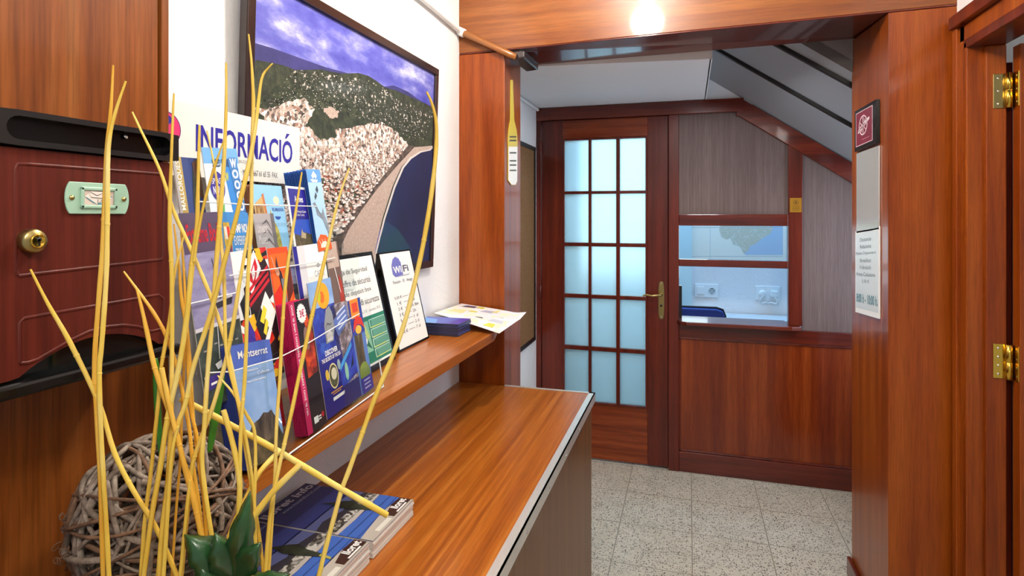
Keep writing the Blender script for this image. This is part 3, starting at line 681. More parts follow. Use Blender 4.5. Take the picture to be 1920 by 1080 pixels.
def mould(pts, closed=False, r=.0026):
    P = [Vector((dfx-.0016, *mp(*p)[1:])) for p in pts]
    if closed: P.append(P[0])
    return MB().tube(P, r, W_BOX, 8)
def dense(pts, n=6):
    o = []
    for a, b in zip(pts, pts[1:]): o += [(a[0]+(b[0]-a[0])*k/n, a[1]+(b[1]-a[1])*k/n) for k in range(n)]
    return o+[pts[-1]]
mould([(36, 516), (32, 508), (32, 318), (36, 307), (60, 308), (300, 326), (309, 331), (309, 480), (305, 487), (60, 515), (38, 518)]).build('moulding', dr)
mould([(40, 680), (40, 606), (48, 597), (300, 553), (309, 560), (309, 610), (303, 618)]+[(285, 622), (262, 613), (235, 610), (205, 613), (170, 622), (140, 636), (105, 656), (75, 674), (55, 681), (40, 682)]).build('moulding', dr)
# dark window below the arch and bottom tray
MB().box((XBOX-.0135, yb0+.006, zbt+.008), (XBOX-.0125, yb1-.006, zbt+.05), plain('smoked_window', '#151a1a', .08)).build('window', t)
MB().box((XP+.0005, yb0-.006, zbt-.004), (XBOX+.005, yb1+.008, zbt+.011), M_BLACK).build('bottom_tray', t, bev=.004)
# name plate
def npq(x0, x1, y0l, y1l): return None
cl, cr = mp(122, 370), mp(242, 372)
y0, y1 = cl[1], cr[1]; z0, z1 = mp(182, 401)[2], mp(182, 343)[2]; zm = (z0+z1)/2; hh = (z1-z0)/2
MG = plain('verdigris_plate', '#a9cfb6', .4, .15)
pl = []
for sx, c0 in ((1, y1-.011), (-1, y0+.011)):
    for k in range(9):
        a = -math.pi/3.2+2*math.pi/3.2*k/8
        yy = c0+sx*.011*math.cos(a)/1.0; zz = zm+sx*hh*math.sin(a)/math.sin(math.pi/3.2)
        pl.append((dfx+.0002, yy, zz))
m = MB(); m.prism(pl, (.002, 0, 0), MG); npl = m.build('name_plate', t, bev=.0006); tag(npl, 'green metal name plate')
ya_, yb_ = y0+.016, y1-.016; za, zb = z0+.006, z1-.005
m = MB()
for a, b in (((ya_, za), (yb_, za+.004)), ((ya_, zb-.004), (yb_, zb)), ((ya_, za), (ya_+.004, zb)), ((yb_-.004, za), (yb_, zb))): m.box((dfx+.002, *a), (dfx+.0042, *b), MG)
m.build('plate_rim', npl, bev=.001)
q = [Vector((dfx+.0026, ya_+.004, za+.004)), Vector((dfx+.0026, yb_-.004, za+.004)), Vector((dfx+.0026, yb_-.004, zb-.004)), Vector((dfx+.0026, ya_+.004, zb-.004))]
m = MB(); m.slab(q, .0005, ink('#cbb8ac')); wp = ink('#ece4da'); bl_ = ink('#5d93a0'); ln = ink('#4a3a34')
m.rect(q, .02, .02, .98, .98, ink('#d8c6ba'), 1)
m.ink(q, [(.05, .5), (.3, .12), (.55, .02), (.6, .1), (.1, .62)], bl_, 2); m.ink(q, [(.55, .1), (.8, .2), (.95, .6), (.9, .65), (.7, .2)], bl_, 2)
m.ink(q, [(.03, .6), (.42, .05), (.6, .45), (.2, .9)], wp, 3); m.ink(q, [(.2, .55), (.62, .5), (.66, .92), (.16, .95)], wp, 5)
m.ink(q, [(.6, .15), (.92, .5), (.8, .75), (.55, .5)], wp, 4)
m.ink(q, [(.16, .95), (.4, .68), (.66, .92), (.66, .89), (.4, .63), (.16, .91)], ln, 6); m.ink(q, [(.2, .55), (.62, .5), (.62, .47), (.2, .52)], ln, 6)
m.ink(q, [(.42, .05), (.42, .4), (.44, .4), (.44, .05)], ln, 6); m.ink(q, [(.7, .7), (.9, .78), (.86, .86), (.7, .78)], ink('#d8c060'), 5)
tag(m.build('card', npl), 'printed card of white envelopes')
for y in (y0+.007, y1-.007): MB().lathe([(0, .002), (.0025, .0014), (.003, 0)], (dfx+.002, y, zm), (1, 0, 0), M_BRASSD, 12).build('rivet', npl)
# lock
cc = Vector((dfx, *mp(58, 452)[1:]))
m = MB(); m.lathe([(.0125, -.001), (.0125, .007), (.0105, .010), (0, .010)], cc, (1, 0, 0), M_BRASSD, 20)
lk = m.build('lock', t); tag(lk, 'brass key lock')
m = MB(); m.lathe([(.0075, .010), (.0075, .0118), (.0062, .0122), (.0055, .0112), (0, .0112)], cc+Vector((0, .001, 0)), (1, 0, 0), M_BRASS, 20); m.build('cylinder', lk)
m = MB(); m.lathe([(0, .0125), (.0022, .0125), (.0022, .011)], cc+Vector((0, .001, .0018)), (1, 0, 0), M_BLACKM, 12); m.box(cc+Vector((.011, .0, -.005)), cc+Vector((.0125, .002, .002)), M_BLACKM); m.build('keyhole', lk)

# ------------------------------------------------------------------ counter
t = thing('reception_counter', 'wood laminate reception counter with an aluminium edge strip', 'counter', (-.6, 1.3, 0))
XC = -.336
MB().prism([(XP+.008, .12, ZC-.032), (XC-.004, .12, ZC-.032), (XC-.004, YF-.006, ZC-.032), (XW+.001, YF-.006, ZC-.032), (XW+.001, yp1+.006, ZC-.032), (XP+.008, yp1+.006, ZC-.032)], (0, 0, .032), W_COUNTER).build('counter_top', t)
m = MB()
m.box((XC-.022, .12, ZC+.0003), (XC+.001, YF-.001, ZC+.0022), M_STEEL); m.box((XC-.0035, .12, ZC-.03), (XC+.001, YF-.001, ZC+.0022), M_STEEL)
m.box((-.69, YF-.014, ZC+.0003), (XC+.001, YF-.001, ZC+.0022), M_STEEL)
es = m.build('edge_strip', t)
for py in (754, 795, 842, 903, 980):
    y = on_x(1116-(py-740)*.535, py, XC+.001)[1]
    MB().lathe([(0, .0025), (.003, .0018), (.004, 0)], (XC+.001, y, ZC-.018), (1, 0, 0), M_SCREW, 12).build('screw', es)
MB().box((XC-.03, .12, .02), (XC-.012, YF-.012, ZC-.033), W_FRONT).build('front_panel', t)
MB().box((XW+.03, YF-.034, .02), (XC-.031, YF-.012, ZC-.033), W_FRONT).build('end_panel', t)
MB().box((XP+.02, .12, .02), (XC-.031, .14, ZC-.033), W_FRONT).build('end_panel', t)
MB().box((XP+.02, .14, .0), (XC-.05, YF-.04, .02), M_BLACKM).build('plinth', t)
# ------------------------------------------------------------------ wall shelf
XSH = -.63
m = MB(); sp = [(XW+.0005, yp1+.006), (XSH, yp1+.004), (XSH, 1.885), (-.70, YF-.003), (XW+.0005, YF-.003)]
m.prism([(x, y, ZS-.03) for x, y in sp], (0, 0, .03), W_COUNTER)
tag(m.build('wall_shelf', bev=.002), 'striped wood wall shelf under the picture holding the leaflet rack', 'shelf')

# ------------------------------------------------------------------ framed aerial photograph (hangs tilted forward)
XT, XBt, zT, zB = -.846, -.868, 1.955, 1.268
Yl, Yr = .975, 1.912
U = Vector((0, 1, 0)); Wv = Vector((XT-XBt, 0, zT-zB)); Wn = Wv.normalized(); Nn = U.cross(Wn)
zTop = 1.966
P0 = Vector((XBt, Yl, zB))
hF = (zTop-zB)/Wn.z; wF = Yr-Yl
t = thing('framed_picture', 'large aerial photograph of a beach town in a dark brown frame on the white wall', 'picture', P0)
def FP(u, v, n=0): return P0+U*u+Wn*v+Nn*n
def fbox(u0, v0, u1, v1, n0, n1, mat, m): 
    m.hexa([FP(u0, v0, n0), FP(u1, v0, n0), FP(u1, v1, n0), FP(u0, v1, n0), FP(u0, v0, n1), FP(u1, v0, n1), FP(u1, v1, n1), FP(u0, v1, n1)], mat)
fw = .024
m = MB()
fbox(0, 0, wF, fw, -.03, .002, M_FRAME, m); fbox(0, hF-fw, wF, hF, -.016, .002, M_FRAME, m)
fbox(0, fw, fw, hF-fw, -.018, .002, M_FRAME, m); fbox(wF-fw, fw, wF, hF-fw, -.018, .002, M_FRAME, m)
m.build('frame', t, bev=.002)
m = MB(); fbox(fw*.7, fw*.7, wF-fw*.7, hF-fw*.7, -.010, -.006, P_SKY, m)
def pl_(pts, mat, lv, rough=0):
    P = []
    if rough:
        rp = []
        for a, b in zip(pts, pts[1:]+pts[:1]):
            for k in range(7): rp.append((a[0]+(b[0]-a[0])*k/7+random.uniform(-rough, rough), a[1]+(b[1]-a[1])*k/7+random.uniform(-rough, rough)))
        pts = rp
    for px, py in pts:
        p = on(px, py, FP(0, 0, -.006), Nn); d = p-FP(0, 0, 0); u = min(max(d.dot(U), fw*.8), wF-fw*.8); v = min(max(d.dot(Wn), fw*.8), hF-fw*.8)
        P.append(FP(u, v, -.006+.00025*lv))
    m.add(P, [tuple(range(len(P)))], mat)
pl_([(440, 70), (476, 80), (510, 90), (560, 108), (610, 126), (648, 136), (680, 150), (715, 163), (738, 160), (765, 172), (790, 190), (830, 208), (830, 320), (440, 320)], P_FAR, 1)
pl_([(440, 118), (480, 112), (530, 122), (556, 132), (600, 130), (640, 138), (672, 137), (690, 142), (706, 152), (722, 164), (744, 170), (770, 182), (800, 196), (830, 210), (830, 430), (440, 430)], P_HILL, 2)
pl_([(540, 138), (560, 130), (640, 142), (690, 150), (720, 166), (750, 190), (780, 200), (815, 212), (790, 250), (750, 245), (720, 228), (690, 232), (660, 190), (600, 180), (560, 165)], P_VILLA, 3, 2.2)
pl_([(440, 195), (500, 205), (540, 190), (570, 185), (590, 205), (572, 235), (600, 250), (640, 240), (690, 232), (720, 230), (745, 250), (768, 274), (720, 330), (690, 370), (655, 420), (632, 448), (440, 448)], P_TOWN, 4, 2.2)
pl_([(440, 205), (480, 207), (500, 225), (470, 240), (440, 240)], P_HILL, 5, 2.6)
pl_([(575, 232), (590, 212), (620, 205), (665, 222), (690, 232), (660, 238), (625, 240), (632, 258), (600, 262)], P_HILL, 5, 2.6)
pl_([(604, 206), (618, 199), (634, 210), (630, 222), (616, 220)], P_SAND, 6, 2)
pl_([(440, 300), (560, 330), (640, 330), (690, 340), (690, 372), (660, 415), (635, 446), (615, 470), (600, 500), (440, 500)], P_BLOCK, 5, 2.2)
pl_([(765, 272), (776, 274), (742, 312), (708, 352), (676, 395), (652, 432), (640, 458), (636, 560), (600, 560), (606, 470), (628, 444), (655, 408), (700, 352), (736, 308)], speck('print_promenade', [(.35, '#332a24'), (.6, '#6a584c')], 90), 6)
pl_([(830, 278), (790, 275), (776, 276), (746, 308), (708, 352), (676, 395), (652, 432), (640, 458), (638, 560), (700, 560), (702, 470), (716, 410), (735, 350), (752, 312), (772, 292), (830, 290)], P_SAND, 7)
pl_([(830, 280), (805, 280), (786, 284), (768, 295), (753, 313), (737, 350), (718, 410), (703, 470), (696, 540), (830, 540)], ink('#d8d0cc'), 8)
pl_([(830, 281), (806, 282), (788, 286), (770, 298), (756, 315), (740, 352), (721, 411), (706, 471), (699, 540), (830, 540)], P_SEA, 9)
pl_([(721, 414), (712, 445), (706, 471), (699, 540), (760, 540), (772, 470), (745, 430)], P_SEAN, 10)
random.seed(21)
def inpoly(x, y, P):
    c = False
    for (x0, y0), (x1, y1) in zip(P, P[1:]+P[:1]):
        if (y0 > y) != (y1 > y) and x < (x1-x0)*(y-y0)/(y1-y0)+x0: c = not c
    return c
TOWN = [(470, 250), (500, 230), (560, 238), (580, 262), (632, 262), (690, 235), (722, 232), (745, 252), (764, 276), (720, 326), (690, 366), (655, 415), (632, 444), (600, 470), (470, 470)]
VILLA = [(480, 200), (540, 140), (562, 131), (640, 143), (690, 150), (722, 168), (750, 192), (805, 214), (800, 262), (770, 268), (745, 246), (700, 230), (665, 222), (620, 204), (590, 208), (560, 230), (520, 222)]
WALLC = [ink(c) for c in ('#f2ebe6', '#e6dbd4', '#d6c6bc', '#fbf8f4', '#cdb9ae', '#e9d9cf')]; SIDEC = [ink(c) for c in ('#8d7c72', '#a8978c', '#74665e')]; ROOFC = [ink(c) for c in ('#a85a44', '#c4b2a6', '#d8c8be', '#9c8a7e', '#c09a86', '#e8e0da')]; TREE = [ink(c) for c in ('#2c3420', '#3a4428', '#222a1a')]
def spot(x, y, pts, mat, lv): 
    try: pl_([(x+a, y+b) for a, b in pts], mat, lv)
    except Exception: pass
BT = []
for k in range(2600):
    x, y = random.uniform(470, 766), random.uniform(230, 470)
    if inpoly(x, y, TOWN): BT.append((y, x))
BT.sort()
for n_i, (y, x) in enumerate(BT):
    sc_ = .6+2.6*max(0, (y-240)/210)**1.3; a = random.uniform(.7, 1.5)*sc_; h_ = random.uniform(.7, 2.0)*sc_; lv = 11+6*n_i/len(BT); sl = .35*a
    if random.random() < .08: spot(x, y, [(-a, 0), (0, a*.5), (a, 0), (0, -a*.7)], random.choice(TREE), lv); continue
    spot(x, y, [(0, 0), (a*1.6, -sl), (a*1.6, -sl-h_), (0, -h_)], random.choice(WALLC), lv)
    spot(x, y, [(-a, -sl), (0, 0), (0, -h_), (-a, -sl-h_)], random.choice(SIDEC), lv)
    spot(x, y, [(-a, -sl-h_), (0, -h_), (a*1.6, -sl-h_), (a*.6, -2*sl-h_)], random.choice(ROOFC), lv)
for k in range(1700):
    x, y = random.uniform(480, 806), random.uniform(130, 268)
    if inpoly(x, y, VILLA):
        a = random.uniform(.5, 1.7); b = random.uniform(.6, 1.8)
        if random.random() < .33: spot(x, y, [(-2*a, 0), (0, a), (2*a, 0), (0, -b)], random.choice(TREE), 11)
        else: spot(x, y, [(0, 0), (a, -.3), (a, -b), (0, -b+.3)], random.choice(WALLC), 12)
for k in range(420):
    x, y = random.uniform(640, 770), random.uniform(285, 500)
    if inpoly(x, y, [(770, 288), (745, 312), (712, 352), (682, 395), (658, 432), (646, 465), (645, 500), (690, 500), (698, 470), (712, 410), (732, 350)]): spot(x, y, [(0, 0), (.9, 0), (.9, -.9), (0, -.9)], random.choice(SIDEC+ROOFC), 9.2)
pt = m.build('print', t); tag(pt, 'glossy aerial print of hills, town, beach and dark blue sea')
# ------------------------------------------------------------------ INFORMACIO sign
xs_ = -.842
def sg(px, py): return on_x(px, py, xs_)
q = [sg(300, 322), sg(562, 346), sg(562, 240), sg(300, 181)]
zb_ = sg(562, 347)[2]; zt_ = (sg(562, 240)[2]+sg(316, 185)[2])/2
ya_, yb_ = yp1+.02, sg(562, 300)[1]
q = [Vector((xs_, ya_, zb_)), Vector((xs_, yb_, zb_)), Vector((xs_, yb_, zt_)), Vector((xs_, ya_, zt_))]
def suv(px, py): p = sg(px, py); return ((p[1]-ya_)/(yb_-ya_), (p[2]-zb_)/(zt_-zb_))
m = MB(); m.slab(q, .004, plain('cream_board', '#e2e1da', .4))
navy = ink('#2a2492')
a = suv(367, 285); b = suv(548, 266); h0 = suv(367, 284)[1]; h1 = suv(367, 232)[1]
m.text(q, 'INFORMACIO', a[0], h0, b[0], h1, navy, 2, bold=.018)
aa, ab = suv(534, 260), suv(544, 250); m.ink(q, [(suv(534, 0)[0], h1+.03), (suv(536.5, 0)[0], h1+.03), (suv(543, 0)[0], h1+.12), (suv(537, 0)[0], h1+.12)], navy, 2)
# magenta disc with blue face at the left
dc = suv(312, 241); dr_ = suv(337.5, 241)[0]-dc[0]; asp = (yb_-ya_)/(zt_-zb_)
m.oval(q, dc[0]+.0, dc[1], dr_+.004, (dr_+.004)*asp, ink('#2a1a5a'), 1); m.oval(q, dc[0], dc[1], dr_, dr_*asp, ink('#d4336e'), 2)
m.oval(q, dc[0]-.0, dc[1]+.12, .025, .06, navy, 3); m.oval(q, dc[0]-.02, dc[1]-.1, .05, .04, navy, 3)
gy = ink('#4a4a52'); lg = ink('#b8b8b6'); 
c1, c2 = suv(443, 302), suv(473, 302); m.text(q, 'Recepción', c1[0], c1[1]-.04, c2[0]+.01, c1[1]+.05, ink('#a9a9a7'), 2)
c1, c2 = suv(443, 322), suv(520, 329); m.text(q, 'MI · MÓBIL 667 61 65 55  FAX', c1[0], suv(443, 327)[1], c2[0], suv(443, 313)[1], gy, 2)
tag(m.build('information_sign'), 'cream INFORMACIÓ board with blue letters and a magenta disc behind the leaflet rack', 'sign')

# ------------------------------------------------------------------ leaflet rack
AR = math.radians(6.2)
RU = Vector((-math.sin(AR), math.cos(AR), 0)); RN = Vector((math.cos(AR), math.sin(AR), 0)); RZ = Vector((0, 0, 1))
R0 = Vector((-.640, .800, ZS)); RL = .405
LEAN = math.radians(9.5)
TB = [0.0, .036, .070, .100]; THt = [.006, .115, .225, .320]
RW = (RZ*math.cos(LEAN)-RN*math.sin(LEAN)); RNN = RU.cross(RW)
def R(u, b, z): return R0+RU*u-RN*b+RZ*z
t = thing('leaflet_rack', 'clear acrylic four-tier leaflet rack on the wall shelf', 'rack', R(RL/2, .1, 0))
def rbox(u0, b0, z0, u1, b1, z1, mat, m): m.hexa([R(u0, b1, z0), R(u0, b0, z0), R(u1, b0, z0), R(u1, b1, z0), R(u0, b1, z1), R(u0, b0, z1), R(u1, b0, z1), R(u1, b1, z1)], mat)
m = MB(); rbox(0, -.004, .0005, RL, .16, .004, M_ACRYL, m); m.build('base', t)
for k in range(4):
    b = TB[k]; z = THt[k]
    if k: 
        m = MB(); rbox(.003, b-.012, z-.003, RL-.003, b+.03, z, M_ACRYL, m); m.build('tier_floor', t)
    # front lip of the pocket
    lipd = .0 if k == 0 else -.003
    m = MB(); a0, a1 = R(0.0, b-.013+lipd, z-.002), R(RL, b-.013+lipd, z-.002); hh_ = (.062, .05, .05, .045)[k]
    m.slab([a0, a1, a1+RW*hh_, a0+RW*hh_], .002, M_ACRYL); m.build('front_pocket', t)
m = MB(); m.tube([R(0, -.0135, .003), R(RL, -.0135, .003)], .0016, M_EDGE, 6); m.tube([R(RL, -.013, .003), R(RL, -.013, .003)+RW*.062], .0016, M_EDGE, 6); m.build('polished_edge', t)
m = MB(); a0, a1 = R(0, .15, .004), R(RL, .15, .004); zt_r = .42
m.slab([R(0, .128, .004), R(RL, .128, .004), R(RL, .148, .40), R(0, .148, .40)], .003, M_ACRYL); m.build('back_panel', t)
prof = [(0-.014, .004), (.15, .004), (.15, .38), (.11, .42), (.09, .40), (.085, .31), (.05, .30), (.045, .2), (.02, .19), (.012, .09), (-.012, .06)]
for u in (-.004, RL+.001):
    m = MB(); m.prism([R(u, b, z) for b, z in prof], RU*.003, M_ACRYL); m.build('side_panel', t)

def tier(k, px, py, fwd=0): return on(px, py, R(0, TB[k]-fwd, THt[k]), RNN)
def leaf_quad(k, tl, tr, fwd=0, zbase=None, maxh=.30):
    a, b = tier(k, *tl, fwd), tier(k, *tr, fwd)
    u = (b-a); h = min(maxh, ((a.z+b.z)/2-(R0.z+THt[k] if zbase is None else zbase)-.001)/RW.z)
    h -= 0
    return [a-RW*h, b-RW*h, b, a]
def cuv(q, px, py):
    """pixel -> u,v on the (planar) quad"""
    n = (q[1]-q[0]).cross(q[3]-q[0]).normalized(); p = on(px, py, q[0], n); e1 = q[1]-q[0]; e2 = q[3]-q[0]; d = p-q[0]
    a, b_, c_ = e1.dot(e1), e1.dot(e2), e2.dot(e2); d1, d2 = d.dot(e1), d.dot(e2); D = a*c_-b_*b_
    return ((c_*d1-b_*d2)/D, (a*d2-b_*d1)/D)
def poly(m, q, pts, mat, lv=1):
    P = []
    for p in pts:
        u, v = cuv(q, *p); P.append((min(1, max(0, u)), min(1, max(0, v))))
    m.ink(q, P, mat, lv)
def txt_(m, q, s, x0, y0, x1, y1, mat, lv=3, bold=0, **kw):
    """text box given by left-baseline pixel and right-top pixel"""
    u0, v0 = cuv(q, x0, y0); u1, v1 = cuv(q, x1, y1); 
    m.text(q, s, u0, min(v0, v1), u1, max(v0, v1), mat, lv, bold=bold, **kw)
WH = ink('#f3f2ee'); BK = ink('#151315'); RD = ink('#c2182a'); YE = ink('#f0d83a'); OR = ink('#ee5a12'); NV = ink('#241c86'); PK = ink('#c21e58')
def leaflet(k, tl, tr, name, label, back, draw, th=.0012, fwd=0, copies=1, step=.0026, clabel=None, group=None, cat='leaflet', side=None, maxh=.30):
    q = leaf_quad(k, tl, tr, fwd, maxh=maxh); m = MB(); m.slab(q, th, back, side or P_EDGES)
    draw(m, q); c0 = q[0]
    o = m.build(name); tag(o, label, cat, group)
    if copies > 1:
        n = MB(); n.slab([p-RNN*step*1.0 for p in q], th, side or back, side or P_EDGES); cp = n.build(name); tag(cp, clabel, cat, group)
        for j in range(2, copies): 
            c = cp.copy(); C.objects.link(c); c.location = cp.location-RNN*step*(j-1)+Vector((0, 0, random.uniform(-.0012, .0012)))
    return q
random.seed(5)
# ---- bottom tier
def d_mont(m, q):
    m.rect(q, 0, 0, 1, 1, P_BLUESKY, 1); poly(m, q, [(431, 649), (505, 636), (512, 672), (440, 695), (434, 670)], ink('#4a62b4'), 2)
    m.ink(q, [(0, 0), (1, 0), (1, .14), (.93, .2), (.84, .33), (.76, .40), (.66, .385), (.55, .40), (.42, .36), (.25, .34), (.12, .27), (0, .25)], P_MTN, 3)
    m.rect(q, 0, 0, 1, .16, P_GREEN, 4)
    txt_(m, q, 'Montserrat', 446, 674, 499, 648, WH, 5, .01); 
    txt_(m, q, 'Nature', 462, 698, 482, 688, WH, 5); txt_(m, q, 'Culture', 482, 702, 503, 690, WH, 5); txt_(m, q, 'Spirituality', 463, 719, 498, 705, WH, 5, .01)
leaflet(0, (431, 650), (505, 636), 'leaflet', 'front blue leaflet lettered Montserrat with a rocky mountain', WH, d_mont, copies=16, clabel='blue-edged leaflet stacked behind the mountain leaflet', group='mountain leaflets in one stack', side=ink('#3a4a96'))
def d_zoo(m, q):
    m.rect(q, 0, 0, 1, 1, ink('#1c0f0e'), 1); m.rect(q, 0, 0, .26, 1, PK, 2)
    m.text(q, 'VIU EL ZOO | EXPERIENCE THE ZOO | VIVE EL ZOO', .08, .14, .19, .985, WH, 4, rot=90, bold=.02)
    m.ink(q, [(.42, .4), (.95, .42), (.98, .72), (.8, .9), (.6, .88), (.7, .65), (.42, .62)], P_RED, 2)
    m.oval(q, .62, .7, .13, .09, ink('#8a6a5e'), 3)
    st = []
    for k in range(36):
        a = 2*math.pi*k/36; r = 1 if k % 2 else .86; st.append((.55+.24*r*math.cos(a), .9+.08*r*math.sin(a)))
    m.ink(q, st, WH, 4); m.text(q, '3€', .44, .87, .68, .93, PK, 5, bold=.02)
    m.rect(q, .26, 0, 1, .2, ink('#2a2220'), 3)
    m.rect(q, .38, .05, .6, .10, WH, 4); m.oval(q, .85, .085, .07, .022, RD, 4); m.rect(q, .62, .06, .76, .07, WH, 4); m.rect(q, .62, .08, .76, .09, WH, 4)
leaflet(0, (540, 570), (577, 559), 'leaflet', 'black zoo leaflet with a magenta spine strip and a white starburst', BK, d_zoo, fwd=.008, copies=9, step=.003, clabel='magenta-edged leaflet stacked behind the black zoo leaflet', group='zoo leaflets in one stack', side=PK)
def d_sea(m, q):
    m.rect(q, 0, 0, 1, 1, P_DEEP, 1); m.rect(q, 0, .8, 1, 1, P_BLUESKY, 2); m.rect(q, 0, 0, 1, .42, ink('#1c1878'), 2)
    m.oval(q, .55, .88, .27, .10, ink('#f0a818'), 3); m.oval(q, .5, .87, .1, .045, ink('#e06a10'), 4); m.oval(q, .38, .89, .08, .05, ink('#c8d020'), 4)
    m.ink(q, [(.40, .52), (.72, .52), (.84, .62), (.84, .72), (.74, .79), (.58, .77), (.42, .66)], ink('#8d8f92'), 3)
    m.ink(q, [(.46, .53), (.7, .53), (.74, .58), (.6, .61), (.45, .58)], ink('#c8c8c4'), 4)
    m.ink(q, [(.45, .63), (.55, .66), (.66, .645), (.78, .66), (.66, .655), (.55, .67)], ink('#4c4a4c'), 5)
    m.text(q, 'DISCOVER', .28, .435, .82, .475, WH, 5, bold=.03); m.text(q, 'THE SECRETS OF THE SEA', .1, .395, .93, .425, WH, 5, bold=.02)
    m.ring(q, .5, .27, .2, .095, .025, ink('#d8cc90'), 4); m.oval(q, .5, .27, .18, .085, ink('#4a4a2c'), 3); m.oval(q, .52, .285, .12, .045, ink('#c8c4a8'), 5)
    m.oval(q, .24, .3, .07, .04, ink('#c8a838'), 4); m.oval(q, .78, .33, .07, .04, ink('#8fa4a8'), 4)
    m.rect(q, .28, .155, .8, .163, ink('#d89838'), 4); m.rect(q, .36, .14, .72, .147, ink('#d89838'), 4); m.rect(q, .34, .095, .86, .12, WH, 4)
leaflet(0, (575, 532), (619, 520), 'leaflet', 'blue aquarium leaflet with a grey shark and DISCOVER THE SECRETS OF THE SEA', NV, d_sea)
def d_park(m, q):
    m.rect(q, 0, 0, 1, 1, P_WILD, 1); m.ink(q, [(.0, .85), (.9, .96), (.9, .8), (.2, .68)], ink('#5a6fb2'), 2)
    for k in range(4): m.ink(q, [(.25, .74+.05*k), (.8, .8+.05*k), (.8, .82+.05*k), (.25, .76+.05*k)], ink('#c6d2ec'), 3)
    m.ink(q, [(0, .4), (1, .62), (1, .25), (0, .18)], P_DEEP, 3); m.ink(q, [(0, .40), (.85, .58), (.85, .53), (0, .35)], ink('#3f92d0'), 4)
    m.ink(q, [(.6, .32), (.85, .45), (.8, .35)], BK, 5); m.oval(q, .35, .32, .1, .09, ink('#86b8a0'), 4)
    m.rect(q, 0, 0, 1, .2, ink('#2e2a6a'), 4)
leaflet(0, (619, 574), (650, 563), 'leaflet', 'zoo park leaflet with grey animal faces over a bright blue band', WH, d_park)
def d_tree(m, q):
    m.rect(q, 0, 0, 1, 1, ink('#5878b8'), 1); m.rect(q, 0, .62, 1, 1, ink('#2c3c98'), 2); m.rect(q, .12, .8, .78, 1, ink('#e88c1c'), 3)
    m.rect(q, .25, .86, .68, .96, ink('#d8401c'), 4); m.ink(q, [(.05, .66), (.25, .78), (.5, .82), (.85, .78), (.98, .66), (.8, .7), (.5, .73), (.25, .7)], ink('#d83018'), 5)
    m.oval(q, .5, .67, .24, .045, ink('#f0b838'), 4)
    m.rect(q, .1, .22, .7, .62, P_BARK, 3); m.oval(q, .5, .2, .4, .12, ink('#7a8c38'), 4); m.rect(q, .1, 0, 1, .16, ink('#3a3494'), 5)
    for k in range(3): m.rect(q, .3, .04+.04*k, .8, .055+.04*k, ink('#b8b4d8'), 6)
leaflet(0, (651, 565), (674, 557), 'leaflet', 'narrow leaflet with an orange and red badge above brown tree bark', NV, d_tree)
# a plain yellow leaflet standing at the near end
def d_yel(m, q): m.rect(q, 0, .75, 1, 1, ink('#c8b830'), 1); m.rect(q, 0, 0, 1, .75, P_GREEN, 1)
leaflet(0, (372, 652), (392, 648), 'leaflet', 'yellow-topped leaflet at the near end of the lowest tier', BK, d_yel, fwd=-.02)
def d_orn(m, q): m.rect(q, 0, .86, 1, 1, ink('#d89a2a'), 1); m.text(q, 'AVE', .55, .9, .9, .97, ink('#b84818'), 2)
leaflet(0, (398, 652), (462, 640), 'leaflet', 'orange-topped leaflet behind the mountain leaflets', ink('#5a5a8a'), d_orn, fwd=-.054)
def d_redk(m, q): m.rect(q, 0, .8, 1, 1, ink('#b83020'), 1); m.text(q, 'A', .3, .86, .4, .95, WH, 2)
leaflet(0, (450, 632), (508, 612), 'leaflet', 'red-topped leaflet behind the mountain leaflets', RD, d_redk, fwd=-.060)
# ---- second tier
def d_sail(m, q):
    m.rect(q, 0, 0, 1, 1, P_SHORE, 1); m.rect(q, 0, .5, 1, 1, P_WATER, 2); m.rect(q, 0, .495, 1, .52, ink('#c8c4cc'), 3)
    m.ink(q, [(.55, .95), (.565, .95), (.64, .62), (.62, .62)], ink('#3a3844'), 4); m.ink(q, [(.57, .9), (.60, .68), (.50, .66)], ink('#a4a0b8'), 4); m.ink(q, [(.63, .85), (.86, .66), (.66, .66)], ink('#b0acc2'), 4)
    m.ink(q, [(.40, .645), (.9, .66), (.86, .615), (.5, .61)], ink('#2a2830'), 5); m.ink(q, [(.42, .66), (.9, .675), (.9, .66), (.42, .645)], ink('#d8d4d8'), 5)
    m.ink(q, [(.3, .26), (.75, .3), (.7, .24), (.34, .22)], ink('#dfe2e0'), 4); m.ink(q, [(.46, .5), (.475, .5), (.42, .28), (.40, .28)], ink('#c8ccc8'), 4)
    for k in range(7): m.rect(q, .1+.12*k, .36+.012*(k % 3), .17+.12*k, .37+.012*(k % 3), ink('#9a9690'), 4)
    m.rect(q, .06, .115, .98, .2, ink('#3a2a7a'), 5); m.rect(q, .03, .11, .06, .21, WH, 6); m.rect(q, .15, .14, .3, .155, WH, 6); m.rect(q, .55, .15, .85, .17, WH, 6)
leaflet(1, (345, 479), (429, 465), 'leaflet', 'lilac leaflet of a sailing boat above a dark harbour', WH, d_sail)
